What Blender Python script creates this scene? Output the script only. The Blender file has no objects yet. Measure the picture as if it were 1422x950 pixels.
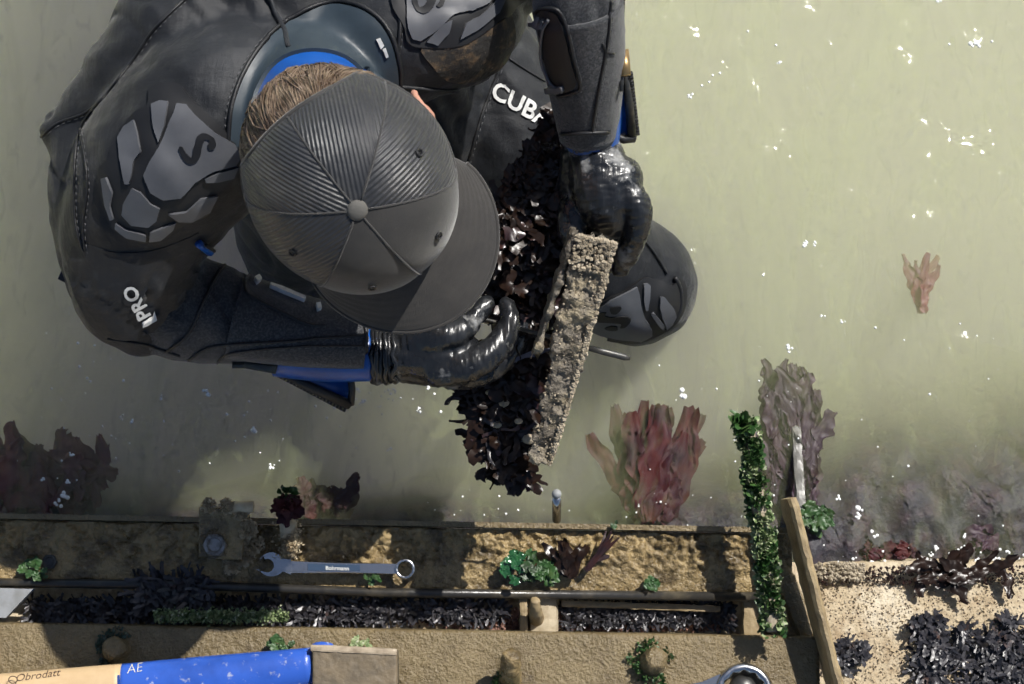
import bpy, bmesh, math, random
import numpy as np
from mathutils import Vector, Matrix, noise, geometry
from mathutils.bvhtree import BVHTree
random.seed(7)
sc = bpy.context.scene
R = math.radians

# ------------------------------------------------------------------ camera
TILT, DIST, FPX = R(8.0), 2.2, 2406.0
CAM = Vector((0, -DIST * math.sin(TILT), DIST * math.cos(TILT)))
cd = bpy.data.cameras.new('camera'); cam = bpy.data.objects.new('camera', cd)
sc.collection.objects.link(cam); sc.camera = cam
cam.location = CAM; cam.rotation_euler = (TILT, 0, 0)
cd.sensor_width = 36; cd.lens = FPX / 1422 * 36; cd.clip_end = 500; cd.clip_start = .01
cd.dof.use_dof = True; cd.dof.focus_distance = 1.86; cd.dof.aperture_fstop = 13.0

# ------------------------------------------------------------------ sky, sun, exposure
SUN_EL, SUN_AZ = R(49), R(50)          # azimuth measured from +X (right) towards +Y (away)
w = bpy.data.worlds.new('World'); sc.world = w; w.use_nodes = True
nt = w.node_tree; bg = nt.nodes['Background']
sky = nt.nodes.new('ShaderNodeTexSky'); sky.sky_type = 'NISHITA'; sky.sun_disc = False
sky.sun_elevation = SUN_EL; sky.sun_rotation = R(90) - SUN_AZ
nt.links.new(sky.outputs[0], bg.inputs[0]); bg.inputs[1].default_value = .075
sd = bpy.data.lights.new('sun', 'SUN'); sd.energy = 5.0; sd.angle = R(.5); sd.color = (1, .965, .91)
sun = bpy.data.objects.new('sun', sd); sc.collection.objects.link(sun); sun.location = (2, 2, 4)
SUNV = Vector((math.cos(SUN_EL) * math.cos(SUN_AZ), math.cos(SUN_EL) * math.sin(SUN_AZ), math.sin(SUN_EL)))
sun.rotation_euler = SUNV.to_track_quat('Z', 'Y').to_euler()
sc.view_settings.view_transform = 'Standard'; sc.view_settings.look = 'None'
sc.view_settings.gamma = 1; sc.view_settings.exposure = 0.22
sc.cycles.volume_bounces = 6; sc.cycles.use_adaptive_sampling = True; sc.cycles.adaptive_threshold = .05; sc.cycles.adaptive_min_samples = 8; sc.cycles.use_light_tree = False; sc.cycles.max_bounces = 12; sc.cycles.transparent_max_bounces = 12
sc.cycles.diffuse_bounces = 3; sc.cycles.glossy_bounces = 3
sc.cycles.use_denoising = True; sc.cycles.sample_clamp_indirect = 6

# ------------------------------------------------------------------ helpers
CT, ST = math.cos(TILT), math.sin(TILT)
def ray(px, py):
    x, y = (px - 711) / FPX, -(py - 475) / FPX
    return Vector((x, y * CT + ST, y * ST - CT))
def P(px, py, z):
    d = ray(px, py); t = (z - CAM.z) / d.z
    return CAM + d * t
def M(px, z): return px * (CAM.z - z) / FPX       # pixels -> metres at height z

COL = sc.collection
def link(name, me, m=None, parent=None):
    o = bpy.data.objects.new(name, me); COL.objects.link(o)
    if m and me is not None and not me.materials: me.materials.append(m)
    if parent is not None:
        o.parent = parent; o.matrix_parent_inverse = parent.matrix_basis.inverted()
    return o
def tag(o, label, cat=None, group=None, kind=None):
    o['label'] = label
    if cat: o['category'] = cat
    if group: o['group'] = group
    if kind: o['kind'] = kind
    return o
def thing(name, loc, label, cat, group=None):
    o = bpy.data.objects.new(name, None); COL.objects.link(o); o.location = loc; o.empty_display_size = .05
    return tag(o, label, cat, group)

class MB:
    def __init__(s): s.v = []; s.f = []; s.uv = None
    def add(s, v, f):
        n = len(s.v); s.v += [tuple(a) for a in v]; s.f += [tuple(i + n for i in q) for q in f]; return s
    def mesh(s, name='m', smooth=True):
        me = bpy.data.meshes.new(name); me.from_pydata(s.v, [], s.f); me.update()
        if smooth: me.polygons.foreach_set('use_smooth', [True] * len(me.polygons))
        return me
    def build(s, name, m, parent=None, smooth=True):
        return link(name, s.mesh(name, smooth), m, parent)
    def box(s, c, ax, ay, az):                                    # centre and three half-axis vectors
        c = Vector(c); v = []
        for i in (-1, 1):
            for j in (-1, 1):
                for k in (-1, 1): v.append(c + ax * i + ay * j + az * k)
        return s.add(v, [(0,1,3,2),(4,6,7,5),(0,4,5,1),(2,3,7,6),(0,2,6,4),(1,5,7,3)])
    def tube(s, pts, rads, seg=12, squash=None, caps=True, up=None):
        pts = [Vector(p) for p in pts]; n = len(pts)
        if not hasattr(rads, '__len__'): rads = [rads] * n
        t0 = (pts[1] - pts[0]).normalized()
        ref = up if up is not None else (Vector((0, 0, 1)) if abs(t0.z) < .9 else Vector((0, 1, 0)))
        v = []; f = []
        for i, p in enumerate(pts):
            t = (pts[min(i + 1, n - 1)] - pts[max(i - 1, 0)]).normalized()
            a = t.cross(ref)
            if a.length < 1e-4: a = t.orthogonal()
            a.normalize(); b = a.cross(t).normalized()
            if up is None: ref = b
            sq = squash if squash else 1
            if hasattr(sq, '__len__'): sq = sq[i]
            for k in range(seg):
                th = 2 * math.pi * k / seg
                v.append(p + a * math.cos(th) * rads[i] + b * math.sin(th) * rads[i] * sq)
        for i in range(n - 1):
            for k in range(seg):
                k2 = (k + 1) % seg
                f.append((i*seg+k, i*seg+k2, (i+1)*seg+k2, (i+1)*seg+k))
        if caps:
            f.append(tuple(reversed(range(seg)))); f.append(tuple(range((n-1)*seg, n*seg)))
        return s.add(v, f)
    def ball(s, c, r, axes=None, nu=14, nv=9):
        c = Vector(c)
        if not hasattr(r, '__len__'): r = (r, r, r)
        A = axes or (Vector((1,0,0)), Vector((0,1,0)), Vector((0,0,1)))
        v = [c + A[2] * r[2]]; f = []
        for j in range(1, nv):
            th = math.pi * j / nv
            for i in range(nu):
                ph = 2 * math.pi * i / nu
                v.append(c + A[0]*r[0]*math.sin(th)*math.cos(ph) + A[1]*r[1]*math.sin(th)*math.sin(ph) + A[2]*r[2]*math.cos(th))
        v.append(c - A[2] * r[2]); L = len(v) - 1
        for i in range(nu):
            f.append((0, 1 + i, 1 + (i + 1) % nu))
            f.append((L, 1 + (nv-2)*nu + (i+1) % nu, 1 + (nv-2)*nu + i))
            for j in range(nv - 2):
                a = 1 + j*nu + i; b = 1 + j*nu + (i+1) % nu
                f.append((a, a + nu, b + nu, b))
        return s.add(v, f)
    def prism(s, poly, z0, z1, top_inset=0):                      # list of (px,py) at heights z0..z1 -> world prism
        n = len(poly); v = [P(x, y, z1) for x, y in poly]
        lo = [Vector((p.x, p.y, z0)) for p in v]
        return s.add(v + lo, [tuple(range(n))] + [(i, i+n, (i+1) % n + n, (i+1) % n) for i in range(n)] + [tuple(reversed(range(n, 2*n)))])

def spline(pts, n):                                              # Catmull-Rom through tuples of any length
    a = np.array(pts, float); k = len(a); out = []
    for i in range(k - 1):
        p0, p1, p2, p3 = a[max(i-1, 0)], a[i], a[i+1], a[min(i+2, k-1)]
        for j in range(n):
            t = j / n
            out.append(.5*((2*p1)+(-p0+p2)*t+(2*p0-5*p1+4*p2-p3)*t*t+(-p0+3*p1-3*p2+p3)*t**3))
    out.append(a[-1]); return np.array(out)
def limb(mb, pts, n=6, seg=20, squash=None, round_ends=True):    # pts: (px, py, z, radius_px)
    s = spline(pts, n)
    p = [P(q[0], q[1], q[2]) for q in s]; r = [max(.0008, M(q[3], q[2])) for q in s]
    if round_ends:
        d0 = (p[0]-p[1]).normalized(); d1 = (p[-1]-p[-2]).normalized()
        e0 = [(p[0] + d0*r[0]*c, r[0]*math.sqrt(max(0, 1-c*c))) for c in (.985, .87, .5)]
        e1 = [(p[-1] + d1*r[-1]*c, r[-1]*math.sqrt(max(0, 1-c*c))) for c in (.5, .87, .985)]
        p = [a for a, _ in e0] + p + [a for a, _ in e1]; r = [b for _, b in e0] + r + [b for _, b in e1]
    return mb.tube(p, r, seg, squash)
def remesh(mb, vox, smooth=6, dec=None):
    o = link('tmp', mb.mesh('tmp'))
    m = o.modifiers.new('r', 'REMESH'); m.mode = 'VOXEL'; m.voxel_size = vox; m.use_smooth_shade = True
    if smooth:
        s = o.modifiers.new('s', 'SMOOTH'); s.iterations = smooth; s.factor = .5
    dg = bpy.context.evaluated_depsgraph_get()
    me = bpy.data.meshes.new_from_object(o.evaluated_get(dg)); me.materials.clear()
    bpy.data.objects.remove(o)
    me.polygons.foreach_set('use_smooth', [True] * len(me.polygons))
    return me
def getv(me):
    a = np.empty(len(me.vertices) * 3, np.float32); me.vertices.foreach_get('co', a); return a.reshape(-1, 3)
def getn(me):
    a = np.empty(len(me.vertices) * 3, np.float32); me.vertices.foreach_get('normal', a); return a.reshape(-1, 3)
def setv(me, a): me.vertices.foreach_set('co', a.astype(np.float32).ravel()); me.update()
def bvh_of(mes):
    V = []; F = []
    for me in mes:
        n = len(V); V += [v.co.copy() for v in me.vertices]; F += [[i + n for i in p.vertices] for p in me.polygons]
    return BVHTree.FromPolygons(V, F)
def hit(bvh, px, py):
    d = ray(px, py).normalized()
    loc, nor, i, dist = bvh.ray_cast(CAM, d)
    if loc is None: return None, None
    if nor.dot(d) > 0: nor = -nor
    return loc, nor
def fbm(p, sc_, oct=4): return noise.fractal(Vector(p) * sc_, 1.0, 2.0, oct)

def resample(poly, step, closed=True):
    out = []; n = len(poly)
    for i in range(n if closed else n - 1):
        a = np.array(poly[i], float); b = np.array(poly[(i+1) % n], float)
        k = max(1, int(np.linalg.norm(b - a) / step))
        out += [tuple(a + (b - a) * j / k) for j in range(k)]
    if not closed: out.append(tuple(poly[-1]))
    return out
def smooth_poly(poly, n=4):
    a = [poly[-1]] + list(poly) + [poly[0], poly[1]]
    s = []
    k = len(poly); arr = np.array(poly, float)
    for i in range(k):
        p0, p1, p2, p3 = arr[(i-1) % k], arr[i], arr[(i+1) % k], arr[(i+2) % k]
        for j in range(n):
            t = j / n
            s.append(tuple(.5*((2*p1)+(-p0+p2)*t+(2*p0-5*p1+4*p2-p3)*t*t+(-p0+3*p1-3*p2+p3)*t**3)))
    return s
def inside(p, poly):
    x, y = p; c = False; n = len(poly); j = n - 1
    for i in range(n):
        xi, yi = poly[i]; xj, yj = poly[j]
        if (yi > y) != (yj > y) and x < (xj-xi)*(y-yi)/(yj-yi)+xi: c = not c
        j = i
    return c
def largest(F):
    """keep the biggest edge-connected piece"""
    par = list(range(len(F))); ed = {}
    def find(a):
        while par[a] != a: par[a] = par[par[a]]; a = par[a]
        return a
    for k, f in enumerate(F):
        for q in range(len(f)):
            e = frozenset((f[q], f[(q+1) % len(f)]))
            if e in ed: par[find(k)] = find(ed[e])
            else: ed[e] = k
    cnt = {}
    for k in range(len(F)): cnt[find(k)] = cnt.get(find(k), 0) + 1
    best = max(cnt, key=cnt.get) if cnt else None
    return [f for k, f in enumerate(F) if find(k) == best]
def patch(bvh, poly, off, name, m, parent, step=7, skirt=.004, rounded=True, jit=0):
    """a raised piece of material that follows the surface under it; poly is its outline"""
    if rounded: poly = smooth_poly(poly, 4)
    b = resample(poly, step); pts = [Vector(p) for p in b]; nb = len(b)
    xs = [p[0] for p in b]; ys = [p[1] for p in b]
    y = min(ys) + step / 2
    while y < max(ys):
        x = min(xs) + step / 2
        while x < max(xs):
            if inside((x, y), b) and min((q[0]-x)**2 + (q[1]-y)**2 for q in b) > (step*.55)**2: pts.append(Vector((x, y)))
            x += step
        y += step
    r = geometry.delaunay_2d_cdt(pts, [(i, (i+1) % nb) for i in range(nb)], [], 1, 1e-4)
    vv, ff, orig = r[0], r[2], r[3]
    top = []; ok = []
    for p in vv:
        l, n = hit(bvh, p.x, p.y)
        if l is None: top.append(Vector((0,0,0))); ok.append(False); continue
        top.append(l + n * (off(p.x, p.y) if callable(off) else off)); ok.append(True)
    # lone ray misses and steps: drop faces that stretch
    F = []
    for f in ff:
        if all(ok[i] for i in f):
            L = max((top[f[i]] - top[f[(i+1) % len(f)]]).length for i in range(len(f)))
            if L < M(step, .3) * 6: F.append(tuple(f))
    F = largest(F)
    ed = {}
    for f in F:
        for i in range(len(f)):
            e = (f[i], f[(i+1) % len(f)]); ed[e] = 1
    mb = MB(); mb.v = [tuple(t) for t in top]; mb.f = F
    low = {}
    for (a, c) in list(ed):
        if (c, a) not in ed:
            for q in (a, c):
                if q not in low:
                    l, n = hit(bvh, vv[q].x, vv[q].y)
                    low[q] = len(mb.v); mb.v.append(tuple(top[q])); mb.v.append(tuple(l - n * skirt))
            mb.f.append((low[c], low[a], low[a] + 1, low[c] + 1))
    return mb.build(name, m, parent)
def seam(bvh, pts, rpx, name, m, parent, off=0, n=5, z=.45, dash=None, flat=.6):
    s = spline([tuple(p) for p in pts], n); s = resample([tuple(q) for q in s], 4, False)
    runs = [[]]; last = None
    for q in s:
        l, nn = hit(bvh, q[0], q[1])
        if l is None: continue
        l = l + nn * off
        if last is not None and (l - last).length > .05: runs.append([])
        runs[-1].append(l); last = l
    mb = MB(); runs = [max(runs, key=len)]
    for rr in runs:
        if len(rr) > 2:
            if dash:
                for i in range(0, len(rr) - 1):
                    if i % dash == 0: mb.tube([rr[i], rr[i+1]], M(rpx, z), 5)
            else: mb.tube(rr, M(rpx, z), 8)
    return mb.build(name, m, parent)
def lettering(bvh, txt, org, ex, ey, off, name, m, parent, bold=.02, shear=0):
    """org, ex, ey: pixel origin and the pixel vectors of one em across and up"""
    c = bpy.data.curves.new('t', 'FONT'); c.body = txt; c.size = 1; c.resolution_u = 3; c.offset = bold; c.shear = shear
    o = bpy.data.objects.new('t', c); COL.objects.link(o)
    dg = bpy.context.evaluated_depsgraph_get(); me = bpy.data.meshes.new_from_object(o.evaluated_get(dg))
    bpy.data.objects.remove(o)
    bm = bmesh.new(); bm.from_mesh(me)
    for _ in range(2):
        bmesh.ops.subdivide_edges(bm, edges=[e for e in bm.edges if e.calc_length() > .12], cuts=1)
        bmesh.ops.triangulate(bm, faces=bm.faces[:])
    bad = []
    for v in bm.verts:
        x = org[0] + ex[0]*v.co.x + ey[0]*v.co.y; y = org[1] + ex[1]*v.co.x + ey[1]*v.co.y
        if callable(bvh): v.co = bvh(x, y); continue
        l, n = hit(bvh, x, y)
        if l is None: bad.append(v); continue
        v.co = l + n * off
    if bad: bmesh.ops.delete(bm, geom=bad, context='VERTS')
    me2 = bpy.data.meshes.new(name); bm.to_mesh(me2); bm.free()
    return link(name, me2, m, parent)

# ------------------------------------------------------------------ materials
def mat(name, base, rough=.6, col2=None, vs=20, lo=.4, hi=.65, bump=None, metal=0, spec=.5, coat=0, sheen=0, rough2=None, extra=None, trans=0, sub=0):
    """bump: list of (scale, strength, distance[, type])"""
    m = bpy.data.materials.new(name); m.use_nodes = True; t = m.node_tree; N = t.nodes; L = t.links
    b = N['Principled BSDF']; b.inputs['Base Color'].default_value = (*base, 1); b.inputs['Roughness'].default_value = rough
    b.inputs['Metallic'].default_value = metal; b.inputs['Specular IOR Level'].default_value = spec
    b.inputs['Coat Weight'].default_value = coat; b.inputs['Coat Roughness'].default_value = .12
    b.inputs['Sheen Weight'].default_value = sheen; b.inputs['Sheen Roughness'].default_value = .5
    if trans:
        b.inputs['Transmission Weight'].default_value = 0
    tc = N.new('ShaderNodeTexCoord'); co = tc.outputs['Object']
    cur = None
    layers = ([(col2, vs, lo, hi)] if col2 else []) + (extra or [])
    for c2, s_, l_, h_ in layers:
        nz = N.new('ShaderNodeTexNoise'); nz.inputs['Scale'].default_value = s_; nz.inputs['Detail'].default_value = 6; nz.inputs['Roughness'].default_value = .65
        L.new(co, nz.inputs['Vector'])
        rp = N.new('ShaderNodeMapRange'); rp.inputs[1].default_value = l_; rp.inputs[2].default_value = h_
        L.new(nz.outputs['Fac'], rp.inputs[0])
        mx = N.new('ShaderNodeMix'); mx.data_type = 'RGBA'
        L.new(rp.outputs[0], mx.inputs[0])
        if cur is None: mx.inputs[6].default_value = (*base, 1)
        else: L.new(cur, mx.inputs[6])
        mx.inputs[7].default_value = (*c2, 1); cur = mx.outputs[2]
        if rough2 is not None and c2 is col2:
            rr = N.new('ShaderNodeMapRange'); rr.inputs[3].default_value = rough; rr.inputs[4].default_value = rough2
            L.new(rp.outputs[0], rr.inputs[0]); L.new(rr.outputs[0], b.inputs['Roughness'])
    if cur is not None: L.new(cur, b.inputs['Base Color'])
    nor = None
    for bp in (bump or []):
        ty = bp[3] if len(bp) > 3 else 'noise'
        if ty == 'noise':
            q = N.new('ShaderNodeTexNoise'); q.inputs['Detail'].default_value = 5; q.inputs['Scale'].default_value = bp[0]; out = q.outputs['Fac']; L.new(co, q.inputs['Vector'])
        elif ty == 'voro':
            q = N.new('ShaderNodeTexVoronoi'); q.inputs['Scale'].default_value = bp[0]; out = q.outputs['Distance']; L.new(co, q.inputs['Vector'])
        elif ty == 'ribs':
            q = N.new('ShaderNodeTexWave'); q.wave_type = 'BANDS'; q.bands_direction = 'X'; q.inputs['Scale'].default_value = bp[0]; q.inputs['Distortion'].default_value = .6
            q.inputs['Detail'].default_value = 1; out = q.outputs['Fac']; L.new(tc.outputs['UV'], q.inputs['Vector'])
        elif ty == 'stretch':                                        # long wrinkles along one direction
            mp = N.new('ShaderNodeMapping'); mp.inputs['Scale'].default_value = bp[4]; mp.inputs['Rotation'].default_value = bp[5]
            L.new(co, mp.inputs['Vector']); q = N.new('ShaderNodeTexNoise'); q.inputs['Scale'].default_value = bp[0]; q.inputs['Detail'].default_value = 3
            L.new(mp.outputs[0], q.inputs['Vector']); out = q.outputs['Fac']
        bn = N.new('ShaderNodeBump'); bn.inputs['Strength'].default_value = bp[1]; bn.inputs['Distance'].default_value = bp[2]
        L.new(out, bn.inputs['Height'])
        if nor is not None: L.new(nor, bn.inputs['Normal'])
        nor = bn.outputs[0]
    if nor is not None: L.new(nor, b.inputs['Normal'])
    return m
K = {}
K['neoprene'] = mat('black neoprene', (.0055, .0065, .0088), .56, (.016, .018, .022), 8, .45, .75, sheen=.10, spec=.34,
    bump=[(1100, .45, .0009), (26, .35, .005), (30, .6, .006, 'stretch', (1, .2, 1), (0, 0, R(35))), (70, .35, .003, 'stretch', (.25, 1, 1), (0, 0, R(20)))], extra=[((.05, .051, .053), 40, .58, .84), ((.11, .11, .11), 300, .68, .80)])
K['neo_fleece'] = mat('rough grey neoprene sleeve', (.009, .011, .015), .65, (.085, .085, .088), 420, .45, .72, sheen=.25, bump=[(1300, .8, .0012), (40, .3, .004), (60, .5, .004, 'stretch', (1, .2, 1), (0, 0, R(-10)))])
K['glide'] = mat('smooth skin neoprene', (.020, .031, .041), .5, (.032, .046, .058), 9, .4, .7, bump=[(18, .2, .004), (300, .05, .0005)], rough2=.45, extra=[((.13, .14, .15), 30, .68, .8)])
K['seam'] = mat('black seam tape', (.008, .008, .009), .5, bump=[(500, .5, .001)])
K['pad'] = mat('grey rubber pad', (.10, .103, .112), .4, (.06, .062, .07), 10, .35, .7, bump=[(20, .1, .002)])
K['padbase'] = mat('dark rubber pad base', (.007, .007, .008), .55, bump=[(60, .1, .001)])
K['print'] = mat('white printed lettering', (.62, .62, .6), .6, (.4, .4, .39), 90, .5, .75)
K['logo'] = mat('black printed logo', (.006, .006, .007), .5)
K['blue'] = mat('blue rubber liner', (.008, .085, .36), .28, (.005, .05, .22), 14, .4, .7, bump=[(25, .2, .003)])
K['glove'] = mat('black nitrile glove', (.012, .013, .015), .27, (.022, .023, .025), 25, .45, .7, rough2=.36,
    bump=[(60, .35, .003), (75, .6, .004, 'stretch', (1, .16, .5), (0, 0, R(-25)))], extra=[((.24, .24, .235), 22, .58, .68)])
K['capmesh'] = mat('grey cap mesh', (.020, .021, .024), .42, (.034, .034, .036), 30, .4, .7, extra=[((.06, .058, .054), 13, .56, .76)], bump=[(17, .7, .0011, 'ribs'), (30, .5, .006), (500, .3, .0006)], sheen=.1, spec=.5)
K['cap'] = mat('dark grey cap cloth', (.015, .014, .013), .72, (.026, .0235, .021), 35, .4, .7, extra=[((.055, .05, .044), 14, .54, .74), ((.07, .065, .06), 160, .64, .74)], bump=[(900, .5, .0006), (35, .2, .002)], sheen=.3)
K['brim'] = mat('grey brim cloth', (.023, .0205, .0185), .78, (.036, .032, .028), 35, .4, .7, extra=[((.065, .058, .05), 16, .56, .76)], bump=[(900, .6, .0008), (4.2, .2, .0008, 'ribs'), (40, .3, .003)], sheen=.3)
K['hair'] = mat('brown grey hair', (.10, .065, .042), .42, (.25, .185, .13), 60, .42, .66)
K['skin'] = mat('skin', (.52, .27, .19), .5, (.45, .2, .14), 40, .4, .7)
K['steel'] = mat('chrome steel', (.55, .55, .56), .26, (.35, .33, .3), 60, .55, .75, metal=1, bump=[(120, .08, .0005)])
K['darksteel'] = mat('dark steel', (.05, .05, .048), .38, (.11, .10, .08), 90, .5, .7, metal=.5, bump=[(200, .2, .0006)])
K['brass'] = mat('worn brass', (.42, .28, .13), .4, (.1, .08, .06), 100, .5, .7, metal=.8)
K['frame'] = mat('mud brown painted steel', (.20, .150, .075), .45, (.12, .088, .043), 16, .38, .7, bump=[(300, 1.0, .003), (110, .7, .004)], extra=[((.25, .2, .115), 60, .58, .76), ((.07, .05, .03), 22, .60, .74)], rough2=.35)
K['mud'] = mat('wet mud crust on steel', (.31, .225, .105), .38, (.10, .072, .036), 32, .42, .62, bump=[(260, .8, .004), (90, .8, .007)], extra=[((.36, .26, .12), 15, .55, .75)], rough2=.16)
K['tan'] = mat('tan rusted bar', (.30, .225, .12), .6, (.16, .115, .06), 40, .45, .7, bump=[(150, .6, .002)])
K['fuzz'] = mat('tan algae fuzz', (.52, .43, .29), .8, (.34, .26, .15), 60, .4, .7)
K['pipe'] = mat('dark wet pipe', (.028, .026, .023), .3, (.09, .075, .05), 30, .5, .75, bump=[(120, .4, .0015)])
K['wood'] = mat('pale wood', (.58, .42, .24), .5, (.46, .31, .16), 12, .4, .7, bump=[(60, .25, .001, 'stretch', (.08, 1, 1), (0, 0, 0))], extra=[((.25, .15, .07), 70, .66, .8)])
K['bluepaint'] = mat('scuffed blue lacquer', (.03, .10, .46), .33, (.40, .42, .5), 90, .60, .70, bump=[(50, .3, .001)], extra=[((.012, .04, .2), 9, .5, .8)])
K['scuff'] = mat('pale scuffs', (.5, .48, .46), .6)
K['ink'] = mat('dark ink', (.05, .025, .015), .6)
K['hammer'] = mat('rusty hammer steel', (.17, .13, .08), .55, (.09, .075, .055), 25, .4, .65, bump=[(150, .6, .002)], extra=[((.3, .24, .15), 60, .62, .8)])
K['board'] = mat('weathered grey board', (.30, .31, .32), .6, (.16, .16, .15), 25, .4, .7, bump=[(60, .4, .001, 'stretch', (.1, 1, 1), (0, 0, 0))])
K['kelp'] = mat('dark wet kelp', (.011, .0065, .0045), .3, (.026, .013, .008), 60, .4, .7, spec=.28, extra=[((.045, .014, .010), 25, .64, .8), ((.05, .045, .04), 70, .68, .8)])
K['kelp2'] = mat('purple brown weed', (.022, .012, .013), .28, (.05, .018, .013), 50, .45, .7)
K['redweed'] = mat('red seaweed', (.065, .010, .009), .6, (.026, .008, .015), 26, .4, .65, spec=.3, extra=[((.03, .012, .016), 12, .55, .75)])
K['palered'] = mat('pale red seaweed', (.17, .04, .042), .5, (.09, .022, .032), 22, .4, .7)
K['purple'] = mat('purple seaweed', (.034, .012, .028), .55, (.05, .014, .026), 22, .4, .7)
K['green'] = mat('green algae', (.026, .075, .016), .45, (.085, .15, .04), 80, .48, .68, extra=[((.018, .036, .012), 40, .48, .66)])
K['palegreen'] = mat('pale green algae', (.27, .33, .16), .6, (.08, .15, .04), 120, .45, .62, extra=[((.55, .54, .42), 200, .54, .66)])
K['crust'] = mat('barnacle crust', (.40, .34, .25), .75, (.22, .18, .12), 70, .4, .65, bump=[(160, .8, .003)])
K['rust'] = mat('encrusted grey bar', (.20, .172, .132), .6, (.075, .062, .046), 38, .40, .60, bump=[(140, 1, .006), (50, .8, .01)], extra=[((.40, .33, .21), 14, .52, .68)])
K['ground'] = mat('tan algae covered ground', (.46, .375, .25), .8, (.30, .22, .13), 40, .42, .68, bump=[(170, .8, .004), (60, .5, .006)], extra=[((.62, .55, .42), 12, .52, .72), ((.16, .09, .06), 70, .64, .78)])
K['dryweed'] = mat('dry black weed', (.018, .017, .020), .36, (.06, .055, .06), 70, .45, .7, extra=[((.10, .055, .04), 45, .60, .72)])
K['pinkgrit'] = mat('pink brown grit', (.30, .17, .13), .8, (.14, .07, .055), 160, .4, .65, extra=[((.45, .38, .33), 220, .6, .75)])
K['thread'] = mat('grey stitching thread', (.10, .10, .105), .7)
K['foam'] = mat('white foam', (.85, .86, .85), .25)  # plain white also stands for the sun sparkle on the bubbles

# ------------------------------------------------------------------ the setting: ground, water
def ground_z(x, y):
    """a shelving bed: shore under the frame, falling away beyond it"""
    ys = y + .275                                                    # y = -0.40 near the waterline
    n = noise.noise(Vector((x*5, y*5, 0))) * .02 + noise.noise(Vector((x*14, y*14, 3))) * .008
    if ys < 0: z = .035 * (1 - math.exp(ys * 9)) + .006
    else: z = -1.1 * (1 - math.exp(-ys * 5.5)) + .006
    return z + n * (1 if ys > -.02 else .55)
def axis(lo, hi, fine_lo, fine_hi, step, coarse):
    a = list(np.arange(fine_lo, fine_hi, step))
    left = [fine_lo - (fine_lo - lo) * (i / coarse) ** 2 for i in range(coarse, 0, -1)]
    right = [fine_hi + (hi - fine_hi) * (i / coarse) ** 2 for i in range(0, coarse + 1)]
    return left + a + right
def sheet(xs, ys, zf):
    v = [(x, y, zf(x, y)) for y in ys for x in xs]; nx = len(xs)
    f = [(j*nx+i, j*nx+i+1, (j+1)*nx+i+1, (j+1)*nx+i) for j in range(len(ys)-1) for i in range(nx-1)]
    return v, f
gx = axis(-20, 20, -1.0, 1.0, .008, 16); gy = axis(-12, 25, -.75, .1, .008, 16)
g = MB(); g.add(*sheet(gx, gy, ground_z))
tag(g.build('ground', K['ground']), 'tan algae covered shore shelving down under the water', kind='structure')

def film(N, L, tc, mx, out):
    """a thin drifting film of silt and scum lying on the surface, in streaks"""
    mp = N.new('ShaderNodeMapping'); mp.inputs['Rotation'].default_value = (0, 0, R(-32)); mp.inputs['Scale'].default_value = (1, .35, 1)
    L.new(tc.outputs['Object'], mp.inputs[0]); fac = None
    for s_, lo, hi, top in ((7, .46, .75, .16), (38, .55, .85, .16)):
        nz = N.new('ShaderNodeTexNoise'); nz.inputs['Scale'].default_value = s_; nz.inputs['Detail'].default_value = 6; nz.inputs['Distortion'].default_value = 1.6
        L.new(mp.outputs[0], nz.inputs['Vector'])
        mr = N.new('ShaderNodeMapRange'); mr.inputs[1].default_value = lo; mr.inputs[2].default_value = hi; mr.inputs[4].default_value = top
        L.new(nz.outputs['Fac'], mr.inputs[0])
        if fac is None: fac = mr.outputs[0]
        else:
            ad = N.new('ShaderNodeMath'); ad.operation = 'ADD'; L.new(fac, ad.inputs[0]); L.new(mr.outputs[0], ad.inputs[1]); fac = ad.outputs[0]
    df = N.new('ShaderNodeBsdfDiffuse'); df.inputs[0].default_value = (.42, .465, .235, 1)
    m2 = N.new('ShaderNodeMixShader'); L.new(fac, m2.inputs[0]); L.new(mx.outputs[0], m2.inputs[1]); L.new(df.outputs[0], m2.inputs[2])
    L.new(m2.outputs[0], out.inputs['Surface'])
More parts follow.
